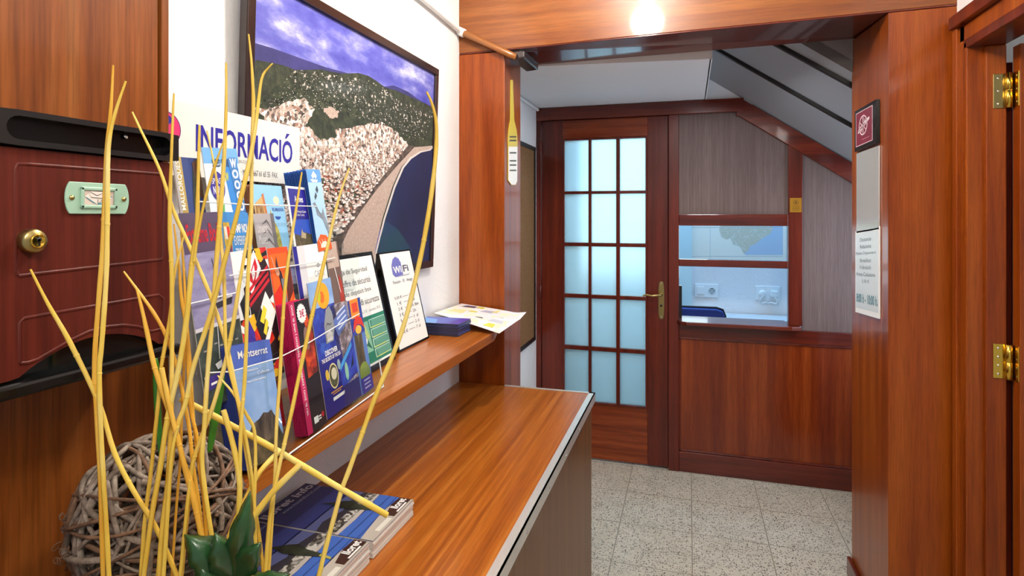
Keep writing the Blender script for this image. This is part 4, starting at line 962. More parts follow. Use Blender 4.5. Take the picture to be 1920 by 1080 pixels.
def d_kart(m, q):
    m.rect(q, 0, 0, 1, 1, P_KART, 1); m.rect(q, 0, .5, .3, 1, ink('#e6e6e8'), 2)
    m.ink(q, [(.05, .62), (.3, .72), (.55, .98), (.3, .78), (.28, .52), (.1, .5)], BK, 3)
    m.ink(q, [(.2, .8), (.62, .99), (.75, .84), (.4, .66)], WH, 4); m.ink(q, [(.36, .78), (.62, .93), (.66, .86), (.5, .72)], RD, 5); m.ink(q, [(.46, .82), (.56, .88), (.56, .80), (.48, .76)], WH, 6)
    m.ink(q, [(.2, .72), (.9, .92), (1, .82), (1, .62), (.55, .5), (.22, .6)], ink('#2a1414'), 3)
    for k in range(3): m.ink(q, [(.3, .70-.05*k), (.95, .86-.05*k), (.95, .83-.05*k), (.3, .67-.05*k)], RD, 5)
    m.ink(q, [(.38, .44), (.78, .66), (1.0, .48), (.62, .24)], WH, 4)
    m.ink(q, [(.38, .44), (.58, .55), (.72, .38), (.52, .27)], BK, 5); m.ink(q, [(.8, .36), (1, .48), (1, .3), (.88, .25)], BK, 5)
    m.ink(q, [(.5, .45), (.66, .56), (.74, .52), (.6, .42)], YE, 6); m.ink(q, [(.55, .36), (.68, .46), (.73, .42), (.62, .33)], YE, 6)
    m.ink(q, [(.04, .3), (.2, .5), (.32, .38), (.3, .22), (.1, .18)], ink('#3a2a92'), 4); m.oval(q, .2, .22, .14, .08, YE, 5); m.ring(q, .2, .22, .15, .09, .03, ink('#2a2a80'), 6)
    m.oval(q, .28, .12, .2, .07, OR, 5); m.oval(q, .26, .08, .12, .04, YE, 6)
    m.ink(q, [(.45, .2), (.7, .26), (.62, .08), (.46, .06)], YE, 5); m.ink(q, [(.62, .24), (.95, .3), (.9, .14), (.7, .1)], BK, 6)
leaflet(1, (431, 473), (498, 463), 'leaflet', 'kart racing leaflet in red, black and white with chequered flag', WH, d_kart)
def d_flam(m, q):
    m.rect(q, 0, 0, 1, 1, ink('#e8480e'), 1); m.rect(q, .05, .5, .9, .95, ink('#f06414'), 2)
    m.ink(q, [(.62, .52), (.98, .62), (.98, .95), (.7, .8)], ink('#5a1c10'), 3)
    m.ink(q, [(.28, .86), (.36, .93), (.40, .84), (.52, .78), (.6, .6), (.62, .48), (.44, .48), (.44, .62), (.38, .74)], ink('#2a1c24'), 4)
    m.oval(q, .34, .80, .07, .035, ink('#d89878'), 5); m.ink(q, [(.1, .93), (.14, .93), (.3, .78), (.26, .76)], ink('#d89878'), 5); m.ink(q, [(.44, .74), (.58, .74), (.6, .5), (.46, .5)], ink('#7a7c8c'), 5)
    m.ink(q, [(.0, .62), (.4, .7), (.42, .55), (.3, .42), (.05, .4)], ink('#d42410'), 3)
    m.ink(q, [(.08, .40), (1, .56), (1, .26), (.08, .12)], ink('#d8dc6a'), 6)
    m.text(q, 'LA SIESTA', .1, .24, .95, .33, BK, 8, bold=.01)
    m.rect(q, .2, .36, .6, .37, ink('#7a7c30'), 8); m.rect(q, .2, .4, .6, .41, ink('#7a7c30'), 8)
leaflet(1, (500, 466), (538, 462), 'leaflet', 'orange flamenco leaflet with a yellow LA SIESTA block', OR, d_flam)
def d_white(m, q):
    m.rect(q, 0, 0, .12, 1, NV, 1); m.rect(q, .12, 0, .34, 1, ink('#d8d6da'), 1)
    g = ink('#8a8c98'); m.text(q, 'CAPRI', .56, .70, .88, .755, g, 2); m.ring(q, .72, .80, .05, .02, .02, g, 2); m.rect(q, .5, .64, .94, .645, g, 2); m.rect(q, .58, .62, .86, .625, g, 2)
leaflet(1, (548, 463), (605, 455), 'leaflet', 'white leaflet with a small grey crest', WH, d_white)
def d_brn(m, q):
    m.rect(q, 0, 0, 1, 1, ink('#6e564c'), 1); m.rect(q, 0, .75, .9, 1, P_SAND, 2); m.ink(q, [(.5, .1), (.95, .1), (.9, .6), (.7, .68), (.55, .4)], ink('#a8341c'), 3); m.ink(q, [(.45, .75), (.5, .75), (.7, .5), (.66, .5)], WH, 4)
leaflet(1, (608, 456), (631, 452), 'leaflet', 'brown leaflet with red tones beside the white leaflet', BK, d_brn)
# ---- third tier
def d_body(m, q):
    m.rect(q, 0, 0, 1, 1, ink('#54445e'), 1); m.text(q, 'Extreme Body', .1, .68, .97, .9, ink('#b81c2c'), 3, bold=.02); m.text(q, 'TATTOO & PIERCING', .5, .56, .95, .63, ink('#a81c2c'), 3, bold=.01)
    lips = [(.16, .1), (.2, .26), (.3, .38), (.4, .42), (.5, .38), (.6, .42), (.68, .34), (.74, .2), (.8, .1)]
    m.ink(q, lips, ink('#d81c10'), 3); m.ink(q, [(.26, .16), (.32, .28), (.48, .28), (.62, .26), (.68, .16)], WH, 4); m.ink(q, [(.42, .1), (.46, .2), (.6, .2), (.66, .1)], ink('#d81c10'), 5)
leaflet(2, (335, 400), (410, 397), 'leaflet', 'purple leaflet lettered Extreme Body in red with red lips', BK, d_body)
def d_camp(m, q):
    m.rect(q, 0, 0, 1, 1, ink('#3f86c8'), 1); m.ink(q, [(0, 0), (1, 0), (1, .40), (.5, .36), (0, .24)], P_CROWD, 2); m.ink(q, [(0, .24), (.5, .36), (1, .40), (1, .42), (.5, .38), (0, .26)], WH, 3)
    m.text(q, 'CAMP NOU', .36, .80, .94, .89, WH, 3, bold=.025); m.text(q, 'EXPERIENCE', .36, .68, .94, .77, WH, 3); m.text(q, 'TOUR & MUSEUM', .36, .585, .96, .65, WH, 3, bold=.03)
    m.ink(q, [(.05, .9), (.26, .9), (.28, .7), (.2, .52), (.15, .5), (.08, .54), (.02, .7)], ink('#d0a838'), 3)
    m.rect(q, .06, .74, .15, .86, ink('#e8e0d0'), 4); m.rect(q, .15, .74, .24, .86, ink('#c83020'), 4)
    for k in range(4): m.ink(q, [(.065+.045*k, .69), (.11+.045*k, .69), (.105+.04*k, .57), (.075+.04*k, .57)], ink('#8a1838' if k % 2 else '#243a8c'), 4)
leaflet(2, (411, 397), (464, 399), 'leaflet', 'blue CAMP NOU EXPERIENCE leaflet with a crest and stadium stand', NV, d_camp)
def d_face(m, q):
    m.rect(q, 0, 0, 1, 1, ink('#a8a2a4'), 1); m.rect(q, .82, 0, 1, 1, ink('#6a6468'), 2)
    for a in (.15, .68): m.oval(q, a+.05, .28, .15, .06, ink('#4a4240'), 3); m.oval(q, a+.05, .265, .07, .04, BK, 4); m.ink(q, [(a-.13, .32), (a+.05, .38), (a+.24, .33), (a+.05, .35)], ink('#2a2422'), 4)
    m.ink(q, [(.42, .02), (.5, .22), (.58, .02)], ink('#b83030'), 3); m.ink(q, [(.46, .02), (.5, .14), (.54, .02)], ink('#d8b8b0'), 4)
    for k in range(3): m.ink(q, [(.3, .88-.1*k), (.6, .94-.1*k), (.85, .8-.08*k), (.6, .91-.1*k)], ink('#5a5458'), 3)
    m.text(q, 'Universo', .1, .80, .6, .9, ink('#dcd8d8'), 4); m.text(q, 'Museo', .1, .68, .5, .78, ink('#dcd8d8'), 4); m.rect(q, .1, .60, .6, .62, ink('#dcd8d8'), 4)
leaflet(2, (474, 401), (512, 400), 'leaflet', 'grey leaflet printed with a pair of dark eyes', BK, d_face)
# ---- top tier
def d_mer(m, q):
    m.rect(q, 0, 0, 1, 1, ink('#2c3e74'), 1); m.rect(q, 0, 0, .32, 1, ink('#b0954e'), 2); m.rect(q, .0, 0, .1, 1, ink('#a8a4a0'), 3); m.text(q, 'MALLORQUES', .08, .5, .26, .96, WH, 4, rot=90, bold=.01)
    m.ink(q, [(.4, .1), (.6, .3), (.55, .55), (.7, .9), (.8, .75), (.7, .55), (.95, .4), (.98, .1)], P_MERM, 3); m.ink(q, [(.7, .95), (1, 1), (1, .6), (.85, .62)], ink('#54382c'), 4)
leaflet(3, (322, 293), (371, 297), 'leaflet', 'blue leaflet of a bronze figure with a gold spine strip', NV, d_mer)
def d_slide(m, q):
    m.rect(q, 0, 0, 1, 1, ink('#cfe2ee'), 1); m.rect(q, 0, .86, 1, 1, ink('#6aa4d8'), 2); m.ink(q, [(.5, .9), (.7, .9), (1, .05), (.7, .05)], ink('#2a7cc8'), 3); m.ink(q, [(.66, .9), (.78, .9), (1, .3), (1, .1)], ink('#1c5aa8'), 4)
    m.ink(q, [(.12, .3), (.34, .32), (.4, .5), (.22, .46)], ink('#4aa048'), 3); m.rect(q, .3, .28, .95, .40, ink('#4a1c18'), 3); m.text(q, '7/8', .52, .3, .66, .38, RD, 5)
    m.text(q, 'SPEED SLIDE', .22, .83, .68, .90, ink('#2a3a5a'), 5, bold=.02); m.oval(q, .28, .66, .2, .13, ink('#2c1a8c'), 5); m.text(q, 'SPLASH', .13, .68, .43, .73, WH, 6); m.text(q, 'NOW!', .14, .59, .42, .66, WH, 6, bold=.02)
    m.text(q, 'WOW', .44, .7, .62, .78, ink('#d8d020'), 6, bold=.03)
    for k, ch in enumerate('WOOOOOO'): m.ink(q, [(.69+.025*k, .80-.1*k+.004), (.94+.012*k, .80-.1*k+.004), (.94+.012*k, .915-.1*k), (.69+.025*k, .915-.1*k)], ink('#3c78b8'), 5); m.text(q, ch, .72+.02*k, .82-.1*k, .91+.012*k, .905-.1*k, WH, 6, bold=.045)
    m.rect(q, .3, .1, .9, .2, ink('#d87038'), 3); m.rect(q, .2, .2, .5, .27, ink('#3a8a40'), 4)
leaflet(3, (377, 276), (443, 279), 'leaflet', 'light blue water slide leaflet with white letters WOOOOOO down its edge', WH, d_slide, fwd=.012)
def d_temple(m, q):
    m.rect(q, 0, 0, 1, 1, ink('#8cc0e4'), 1); m.ink(q, [(.25, .0), (.32, .35), (.44, .5), (.5, .66), (.56, .5), (.68, .35), (.74, 0)], speck('print_gold_spire', [(.3, '#6a6420'), (.6, '#b8ac4c')], 90), 2)
    m.oval(q, .74, .78, .10, .06, ink('#f0e8b8'), 2); m.text(q, 'RUMANÍA', .56, .62, .95, .69, ink('#3a5aa0'), 3, bold=.01); m.oval(q, .72, .55, .1, .05, ink('#2a4a9c'), 2, t0=math.pi, t1=2*math.pi)
    m.ink(q, [(0, .42), (.3, .52), (.34, .86), (0, .72)], ink('#c8a468'), 3); m.ink(q, [(.28, .86), (.34, .88), (.38, .55), (.32, .52)], ink('#b86a38'), 4)
    m.text(q, 'ROMA', .04, .5, .28, .72, ink('#7a4a28'), 5)
leaflet(3, (470, 345), (527, 349), 'leaflet', 'sky blue leaflet of a gold spire', WH, d_temple, copies=8, step=.0035, clabel='orange and blue edged leaflet stacked behind the gold spire leaflet', group='gold spire leaflets in one stack', side=ink('#9a6a50'), fwd=.012)
def d_armes(m, q):
    m.rect(q, .08, .0, .93, .965, NV, 1); m.rect(q, .08, .25, .93, .5, ink('#2a4cb0'), 2); m.ink(q, [(.08, .0), (.93, .0), (.93, .26), (.6, .3), (.45, .24), (.08, .28)], P_GREEN, 3); m.ink(q, [(.36, .22), (.46, .36), (.5, .3), (.64, .28), (.6, .2)], ink('#a89a7a'), 4)
    m.text(q, 'Armes', .32, .76, .74, .86, WH, 4, bold=.01); m.text(q, 'The Roman Castle', .25, .60, .8, .635, WH, 4); m.text(q, 'of the Costa', .25, .55, .7, .585, WH, 4)
leaflet(3, (535, 348), (573, 352), 'leaflet', 'dark blue brochure with a white border and a castle on a green hill', WH, d_armes, fwd=.02)
def d_dolph(m, q):
    m.rect(q, 0, 0, 1, 1, ink('#a8cce6'), 1); m.rect(q, 0, .84, 1, 1, ink('#5a94d0'), 2); m.ink(q, [(.5, .98), (.7, .92), (.6, .88), (.5, .91), (.4, .88), (.3, .92)], WH, 3); m.ink(q, [(.2, .88), (.75, .87), (.65, .84), (.3, .84)], ink('#cfe0f0'), 3)
    m.ink(q, [(.45, .75), (.6, .8), (.66, .74), (.55, .70)], ink('#3c4450'), 3); m.ink(q, [(.3, .66), (.44, .72), (.5, .67), (.34, .62)], ink('#3c4450'), 3)
    m.ink(q, [(.1, .58), (.26, .6), (.3, .44), (.66, .38), (.9, .2), (1, .14), (1, .3), (.84, .42), (.78, .52), (.66, .45), (.4, .48)], ink('#848c98'), 4)
    m.ink(q, [(0, .12), (.3, .2), (.7, .18), (1, .08), (1, 0), (0, 0)], OR, 5); m.oval(q, .5, .03, .3, .08, ink('#e8e0d0'), 6, t0=0, t1=math.pi); 
    for k in range(4): m.ink(q, [(.3+.12*k, .04), (.34+.12*k, .04), (.14+.22*k, .14), (.12+.22*k, .14)], WH, 7)
leaflet(3, (573, 317), (599, 318), 'leaflet', 'tall light blue dolphin leaflet with an orange foot', WH, d_dolph, fwd=.03, copies=15, step=.0036, clabel='blue-edged leaflet stacked behind the dolphin leaflet', group='dolphin leaflets in one stack', side=ink('#2c5cae'))
# ---- elastic cords across the tiers (parts of the rack)
def cord(k, pts, fwd):
    P = [tier(k, x, y, fwd) for x, y in pts]; MB().tube(P, .0011, M_WHITE, 6).build('cord', t)
cord(3, [(372, 378), (470, 384), (593, 387)], .040)
cord(1, [(340, 573), (372, 566), (446, 548)], .006); cord(1, [(430, 517), (520, 503), (600, 490), (628, 483)], .006)
cord(0, [(392, 699), (432, 697), (520, 672), (575, 645), (630, 612), (674, 588)], .012)

# ------------------------------------------------------------------ two leaning notices on the shelf
def stand(bl_px, br_px, top_right, zbase, lean, th, name, label, side_px=None):
    a, b = on_z(*bl_px, zbase), on_z(*br_px, zbase); u = (b-a); u.z = 0; L = u.length; u.normalize()
    out = Vector((u.y, -u.x, 0)); wv = RZ*math.cos(lean)-out*math.sin(lean); n = u.cross(wv)
    # height from the top-right pixel
    p = on(top_right[0], top_right[1], b, n); h = (p-b).dot(wv)
    q = [a, b, b+wv*h, a+wv*h]
    return q, n, u, wv, h, L
# wifi notice
q, n, u, wv, h, L = stand((748, 661), (805, 633), (763, 468), ZS+.0015, math.radians(13.5), .03, '', '')
t = thing('wifi_notice', 'white WiFi price notice in a thick black frame leaning on the wall shelf', 'notice', q[0])
m = MB(); m.slab(q, .022, M_BLACK); m.build('frame', t, bev=.002)
fq = [bil(q, uu, vv)+n*.0006 for uu, vv in ((.035, .02), (.965, .02), (.965, .985), (.035, .985))]
m = MB(); m.add(fq, [(0, 1, 2, 3)], M_PAPER)
lav = ink('#6d6fb8')
m.ink(fq, [(.33, .85), (.4, .93), (.5, .95), (.58, .9), (.66, .87), (.8, .86), (.85, .82), (.85, .76), (.8, .73), (.4, .73), (.33, .76), (.3, .8)], ink('#b8b8c4'), 1)
m.ink(fq, [(.28, .86), (.36, .93), (.46, .955), (.56, .93), (.6, .88), (.6, .745), (.34, .735), (.27, .77)], lav, 2)
m.ink(fq, [(.60, .88), (.8, .87), (.86, .84), (.86, .77), (.8, .745), (.6, .745)], WH, 3)
m.text(fq, 'Wi', .31, .775, .575, .85, WH, 4, bold=.03); m.text(fq, 'Fi', .63, .775, .82, .85, ink('#5a5c70'), 4, bold=.03)
m.text(fq, 'Pensión - El - Amigo', .22, .655, .88, .70, ink('#55566a'), 3)
for k, (a_, b_) in enumerate((('0,50 €', '10m'), ('1 €', '30m'), ('2 €', '1h 30m'), ('3 €', '2h'), ('5 €', '1 d'), ('8 €', '2 d'), ('10 €', '7 d'))):
    v = .50-.06*k; wa = .05+.03*len(a_); m.text(fq, a_, .34-wa/2-.06, v, .34+wa/2-.06, v+.035, ink('#4a4a4c'), 3)
    m.rect(fq, .42, v+.015, .62, v+.019, ink('#6a6a6c'), 3); m.text(fq, b_, .66, v, .66+.035*len(b_)+.04, v+.033, ink('#4a4a4c'), 3)
m.build('paper', t)
# deposit box notice
q, n, u, wv, h, L = stand((668, 716), (742, 672), (690, 472), ZS+.0015, math.radians(13.5), .02, '', '')
t = thing('deposit_notice', 'black framed deposit notice with green lower half between rack and WiFi notice', 'notice', q[0])
m = MB(); m.slab(q, .016, M_BLACK); m.build('frame', t, bev=.0015)
fq = [bil(q, uu, vv)+n*.0006 for uu, vv in ((.02, .05), (.95, .05), (.95, .965), (.02, .965))]
m = MB(); m.add(fq, [(0, 1, 2, 3)], M_PAPER); tk = ink('#3e3e42')
for k, (s_, u0_) in enumerate((('Caja de Seguridad', 0.02), ('Coffre de sécurité', 0.02), ('Safe deposit box', 0.03), ('Cassette di sicurezza', .02))):
    m.text(fq, s_, u0_+.03, .845-.098*k, (.80, .83, .80, .95)[k], .905-.098*k, tk, 2)
m.text(fq, 'día 2 € - semana 10 €', .4, .475, .93, .505, ink('#8a8a90'), 2)
GN = ink('#1c7a5c'); m.rect(fq, .0, .02, 1, .44, GN, 1)
m.rect(fq, .0, .12, .52, .40, ink('#8cc0a0'), 2); m.ink(fq, [(.1, .40), (.42, .40), (.5, .25), (.2, .2)], ink('#c8d870'), 3); m.ink(fq, [(.22, .36), (.32, .4), (.4, .28), (.5, .14), (.36, .2)], ink('#2a6a54'), 4); m.oval(fq, .34, .24, .08, .05, WH, 5); m.oval(fq, .2, .15, .08, .03, ink('#e8e4b0'), 5)
for k in range(4):
    v = .335-.092*k; m.rect(fq, .55, v-.012, .98, v+.07, ink('#bcd8c8'), 2); m.rect(fq, .57, v, .97, v+.062, GN, 3)
    for j in range(5): m.rect(fq, .59, v+.008+.011*j, .95, v+.012+.011*j, ink('#8cc4b0'), 4)
    m.rect(fq, .56, v-.010, .9, v-.003, ink('#d0d840'), 3)
m.build('paper', t)

# ------------------------------------------------------------------ blue leaflet pile and town map on the shelf
px0, px1, py0, py1 = -.875, -.716, 1.775, 1.888
npile = 14; hp = .0029
BL_ = ink('#5560c0'); proto = None
for k in range(npile):
    if k in (0, npile-1):
        m = MB(); z0_ = ZS+.0006+k*hp; top = (k == npile-1)
        q = [(px0, py0, z0_+hp-.0004), (px1, py0, z0_+hp-.0004), (px1, py1, z0_+hp-.0004), (px0, py1, z0_+hp-.0004)]
        m.slab(q, hp-.0006, ink('#4a58b8'), ink('#35364a'))
        if top: m.ink(q, [(0, 0), (.5, 0), (.35, .6), (0, .8)], ink('#6aa0e0'), 1); m.ink(q, [(.7, 0), (1, 0), (1, 1), (.8, 1)], ink('#4a34a4'), 1)
        o = m.build('leaflet')
        tag(o, 'top blue leaflet of the flat pile by the WiFi notice' if top else 'dark-edged leaflet in the flat pile beside the WiFi notice', 'leaflet', 'flat pile of blue leaflets')
        if k == 0: proto = o
    else:
        o = proto.copy(); C.objects.link(o); o.location = proto.location+Vector((random.uniform(-.002, .002), random.uniform(-.0015, .0015), hp*k))
# open map sheet: curved thin sheet
A = Vector((-.872, 1.93, ZS+.046)); B_ = on_z(936, 625, ZS+.008); D_ = on_y(986, 589, YF-.012); E_ = Vector((-.872, YF-.006, ZS+.042))
D_ = on_z(987, 590, ZS+.018)
nu, nv = 16, 12; g = []
for i in range(nu+1):
    for j in range(nv+1):
        uu, vv = i/nu, j/nv; p = (A*(1-uu)+B_*uu)*(1-vv)+(E_*(1-uu)+D_*uu)*vv
        p.z += .006*math.sin(uu*3.1)*math.sin(vv*2.5+.3)+(.010*max(0, uu-.85)/.15*max(0, vv-.75)/.25)
        g.append(p)
def sheetf(m, off, mat, flip=False):
    fs = []
    for i in range(nu):
        for j in range(nv):
            f = (i*(nv+1)+j, (i+1)*(nv+1)+j, (i+1)*(nv+1)+j+1, i*(nv+1)+j+1); fs.append(f[::-1] if flip else f)
    m.add([p+Vector((0, 0, off)) for p in g], fs, mat, True)
m = MB(); sheetf(m, 0, P_MAP); sheetf(m, -.0008, M_PAPER, True)
rim = [i*(nv+1) for i in range(nu+1)]+[nu*(nv+1)+j for j in range(1, nv+1)]+[i*(nv+1)+nv for i in range(nu-1, -1, -1)]+[j for j in range(nv-1, 0, -1)]
m.add([g[i] for i in rim]+[g[i]-Vector((0, 0, .0008)) for i in rim], [(k, len(rim)+k, len(rim)+(k+1) % len(rim), (k+1) % len(rim)) for k in range(len(rim))], M_PAPER)
def gp(u, v):
    i, j = min(nu-1, int(u*nu)), min(nv-1, int(v*nv)); fu, fv = u*nu-i, v*nv-j
    a = g[i*(nv+1)+j]; b = g[(i+1)*(nv+1)+j]; c_ = g[(i+1)*(nv+1)+j+1]; d_ = g[i*(nv+1)+j+1]
    return (a*(1-fu)+b*fu)*(1-fv)+(d_*(1-fu)+c_*fu)*fv
for (u0, v0, u1, v1, cl_) in ((.1, .75, .3, .93, '#5a4a68'), (.3, .8, .42, .95, '#d8cc3c'), (.06, .3, .3, .55, '#e0dc9c'), (.5, .3, .62, .36, '#3c3c54'), (.7, .3, .9, .45, '#c8ccd8'), (.72, .08, .86, .25, '#d8dc60'), (.45, .62, .62, .8, '#b4b4c8'), (.3, .5, .44, .6, '#ddd65c'), (.58, .7, .66, .95, '#e4dc8c'), (.75, .55, .83, .58, '#3a3a4a')):
    P = [gp(u_, v_)+Vector((0, 0, .0006)) for u_, v_ in ((u0, v0), (u1, v0+.02), (u1-.02, v1), (u0+.03, v1-.03))]; m.add(P, [(0, 1, 2, 3)], ink(cl_))
tag(m.build('town_map'), 'unfolded pale town map drooping over the far end of the wall shelf', 'map')

# ------------------------------------------------------------------ magazines on the counter
def magazine_cover(m, q):
    m.rect(q, 0, 0, 1, 1, ink('#2c2f78'), 1); m.rect(q, 0, .40, 1, .56, ink('#6a74ac'), 2); m.rect(q, 0, .55, 1, .7, ink('#3a4590'), 2)
    m.ink(q, [(0, .30), (1, .30), (1, .44), (.75, .47), (.5, .44), (.2, .49), (0, .46)], ink('#3c3a44'), 3)
    m.ink(q, [(0, .28), (1, .28), (1, .40), (0, .38)], P_TOWN2, 4); m.ink(q, [(0, .26), (1, .30), (1, .32), (0, .31)], ink('#b8b0a8'), 5)
    m.ink(q, [(0, .1), (1, .08), (1, .30), (.6, .27), (0, .28)], ink('#3e62ae'), 5)
    m.ink(q, [(.0, .2), (1, .2), (1, .21), (0, .21)], ink('#28407c'), 6); m.ink(q, [(.0, .12), (1, .14), (1, .15), (0, .13)], ink('#28407c'), 6)
    m.ink(q, [(0, 0), (1, 0), (1, .12), (.6, .14), (0, .1)], ink('#b4aca0'), 6)
    m.ink(q, [(.55, .02), (1, .02), (1, .12), (.8, .13), (.55, .09)], ink('#3c241c'), 7); m.text(q, 'lloret', .72, .05, .98, .115, WH, 9, bold=.03); m.rect(q, .66, .025, .9, .04, WH, 9); m.rect(q, .2, .02, .5, .06, ink('#dad6ca'), 8)
    m.rect(q, 0, .88, 1, 1, ink('#241e58'), 3); m.text(q, 'lloret info', .04, .895, .97, .975, ink('#d0ccd8'), 6, bold=.03); m.text(q, 'www.hotelslloret.com', .22, .835, .99, .87, ink('#c4c4d4'), 6)
    # bronze statue figure
    m.ink(q, [(.60, .22), (.66, .24), (.68, .36), (.74, .46), (.70, .52), (.62, .60), (.56, .66), (.58, .57), (.54, .50), (.55, .38), (.58, .3)], P_MERM, 8)
    m.ink(q, [(.59, .14), (.63, .15), (.65, .24), (.61, .24)], ink('#a8a04a'), 9)
def magazine(y0, y1, x0, x1, zt_, n, lab_top, lab_rest, grp, skew=0, jit=.001, cover=True):
    t_ = .0048; pr = None
    for k in range(n):
        z0_ = zt_-t_*(n-k); topm = k == n-1
        if k in (0, n-1):
            z1_ = z0_+t_-.0003
            q = [Vector((x1, y0, z1_)), Vector((x1+skew, y1, z1_)), Vector((x0+skew, y1, z1_)), Vector((x0, y0, z1_))]
            m = MB(); m.slab(q, t_-.0006, ink('#c8c4bc'), ink('#dcd8d0'))
            if topm: magazine_cover(m, q)
            o = m.build('magazine')
            tag(o, lab_top if topm else lab_rest, 'magazine', grp)
            if k == 0: pr = o
        else:
            o = pr.copy(); C.objects.link(o); o.location = pr.location+Vector((random.uniform(-.004, .004)*jit/.001*.4, random.uniform(-.003, .003)*jit/.001*.4, t_*k))
zc_ = ZC+.0008
magazine(1.012, 1.186, -.866, -.586, zc_+.0048*7, 7, 'top magazine of the far stack, blue beach cover lettered lloret info', 'white-edged magazine in the far stack under the lloret info cover', 'far stack of magazines on the counter')
magazine(.825, .999, -.860, -.586, zc_+.0048*8, 8, 'top magazine of the near stack beside the dried stems', 'white-edged magazine in the near stack nearest the dried stems', 'near stack of magazines on the counter')

# ------------------------------------------------------------------ planter, ball, leaves, stems
PC = Vector((-.558, .525, 0)); ZSOIL = .950
t = thing('planter', 'round brown glazed planter on the counter below the twig ball', 'planter', (PC.x, PC.y, ZC))
MB().lathe([(0, ZC+.0008), (.12, ZC+.0008), (.135, ZC+.02), (.150, ZSOIL), (.153, ZSOIL+.008), (.146, ZSOIL+.008), (.142, ZSOIL-.02)], (PC.x, PC.y, 0), (0, 0, 1), M_POT, 40).build('pot', t)
MB().lathe([(.143, ZSOIL-.012), (.10, ZSOIL+.012), (.05, ZSOIL+.036), (0, ZSOIL+.038)], (PC.x, PC.y, 0), (0, 0, 1), P_SOIL, 30).build('soil', t)
BC = at(300, 962, .722); BR = .0955
random.seed(11)
t = thing('twig_ball', 'grey ball woven from weathered twigs standing among the dried stems', 'ball', (BC.x, BC.y, BC.z-BR))
m = MB()
def arc(r, ax, a0, a1, wob, n=22):
    ax = ax.normalized(); e1 = ax.orthogonal().normalized(); e2 = ax.cross(e1); ph = random.uniform(0, 6); off = random.uniform(-.45, .45); o = []
    for k in range(n+1):
        a = a0+(a1-a0)*k/n; h = off+wob*math.sin(2.3*a+ph); s = math.sqrt(max(.05, 1-h*h))
        o.append(BC+(e1*math.cos(a)*s+e2*math.sin(a)*s+ax*h)*(r+.002*math.sin(3*a+ph)))
    return o
def rax(): return Vector((random.gauss(0, 1), random.gauss(0, 1), random.gauss(0, 1)))
for k in range(190):
    r = BR-random.choice((.002, .004, .006, .010, .014, .020)); a0 = random.uniform(0, 6.28)
    m.tube(arc(r, rax(), a0, a0+random.uniform(1.2, 3.6), random.uniform(.0, .16)), [random.uniform(.0016, .0036)]*23, P_TWIG if random.random() < .85 else P_TWIGB, 6)
m.build('woven_twigs', t)
m = MB()
for k in range(5): m.tube(arc(BR+.001, Vector((random.gauss(0, .25), random.gauss(0, .25), 1)), 0, 6.28, .05, 40), .0019, P_TWIGB, 6)
m.build('binding_vine', t)
for k in range(26):
    d_ = rax().normalized(); d_ = (d_+Vector((.5, -.7, .1))*.8).normalized(); p0_ = BC+d_*(BR-.002); s1 = d_.orthogonal().normalized(); s2 = d_.cross(s1); pts = []; L_ = random.uniform(.008, .03); cr = random.uniform(.002, .005)
    for j in range(15): pts.append(p0_+d_*(.004+.006*math.sin(j*.4))+s1*(L_*j/14)+s2*cr*math.sin(j*.9+k)+d_*cr*math.cos(j*.9+k))
    MB().tube(pts, .0006, P_TWIGB, 5).build('tendril', t)
# leaves
def blade(name, label, pts, d, wpx, mat, th=.0012, cat='leaf', dd=0):
    """flat tapering blade along pixel polyline"""
    m = MB(); n = len(pts); L_, R_ = [], []
    P = [at(x, y, d+dd*i/(n-1)) for i, (x, y) in enumerate(pts)]
    sidev = Vector((CS, SN, 0))
    for i, p in enumerate(P):
        tn = (P[min(i+1, n-1)]-P[max(i-1, 0)]).normalized(); vd = (p-O).normalized(); s = tn.cross(vd).normalized(); w_ = wpx[i]*d/F/2
        L_.append(p-s*w_+vd*.0015); R_.append(p+s*w_+vd*.0015)
    vs = L_+P+R_; fs = []
    for i in range(n-1): fs += [(i, i+1, n+i+1, n+i), (n+i, n+i+1, 2*n+i+1, 2*n+i)]
    m.add(vs, fs, mat, True); o = m.build(name); md = o.modifiers.new('solid', 'SOLIDIFY'); md.thickness = th
    md = o.modifiers.new('sub', 'SUBSURF'); md.levels = md.render_levels = 2
    return tag(o, label, cat) if label else o
def leafy(px_outline, d0, d1, mat):
    pass
tl = thing('ivy_plant', 'low dark green leafy plant in front of the twig ball', 'plant', (at(400, 1010, .6).x, at(400, 1010, .6).y, ZSOIL-.004))
def leafshape(c, tip, wid, d, curl=.012):
    """pointed broad leaf from base pixel c to tip pixel"""
    a, b = at(*c, d), at(*tip, d-.012); ax = b-a; L_ = ax.length; ax.normalize(); vd = ((a+b)/2-O).normalized(); s = ax.cross(vd).normalized(); m = MB(); vs = []; fs = []; n = 12
    for i in range(n+1):
        u = i/n; w_ = wid/2*math.sin(math.pi*min(1, u**.75))*(1 if i not in (3, 6, 9) else .86)+.0004
        for j in (-1, -.5, 0, .5, 1): vs.append(a+ax*L_*u+s*w_*j+vd*(curl*(abs(j)**1.5)*.7-curl*math.sin(math.pi*u)+.003*math.sin(5*u+j)))
    for i in range(n):
        for j in range(4): fs.append((i*5+j, (i+1)*5+j, (i+1)*5+j+1, i*5+j+1))
    m.add(vs, fs, mat=P_LEAF, smooth=True); o = m.build('leaf', tl); md = o.modifiers.new('solid', 'SOLIDIFY'); md.thickness = .0007; return o
for c, tip, wd in (((432, 1078), (345, 1002), .036), ((436, 1085), (402, 998), .030), ((436, 1090), (469, 920), .026), ((440, 1085), (490, 1016), .028), ((450, 1110), (545, 1076), .022), ((415, 1115), (372, 1058), .026)):
    leafshape(c, tip, wd, .585)
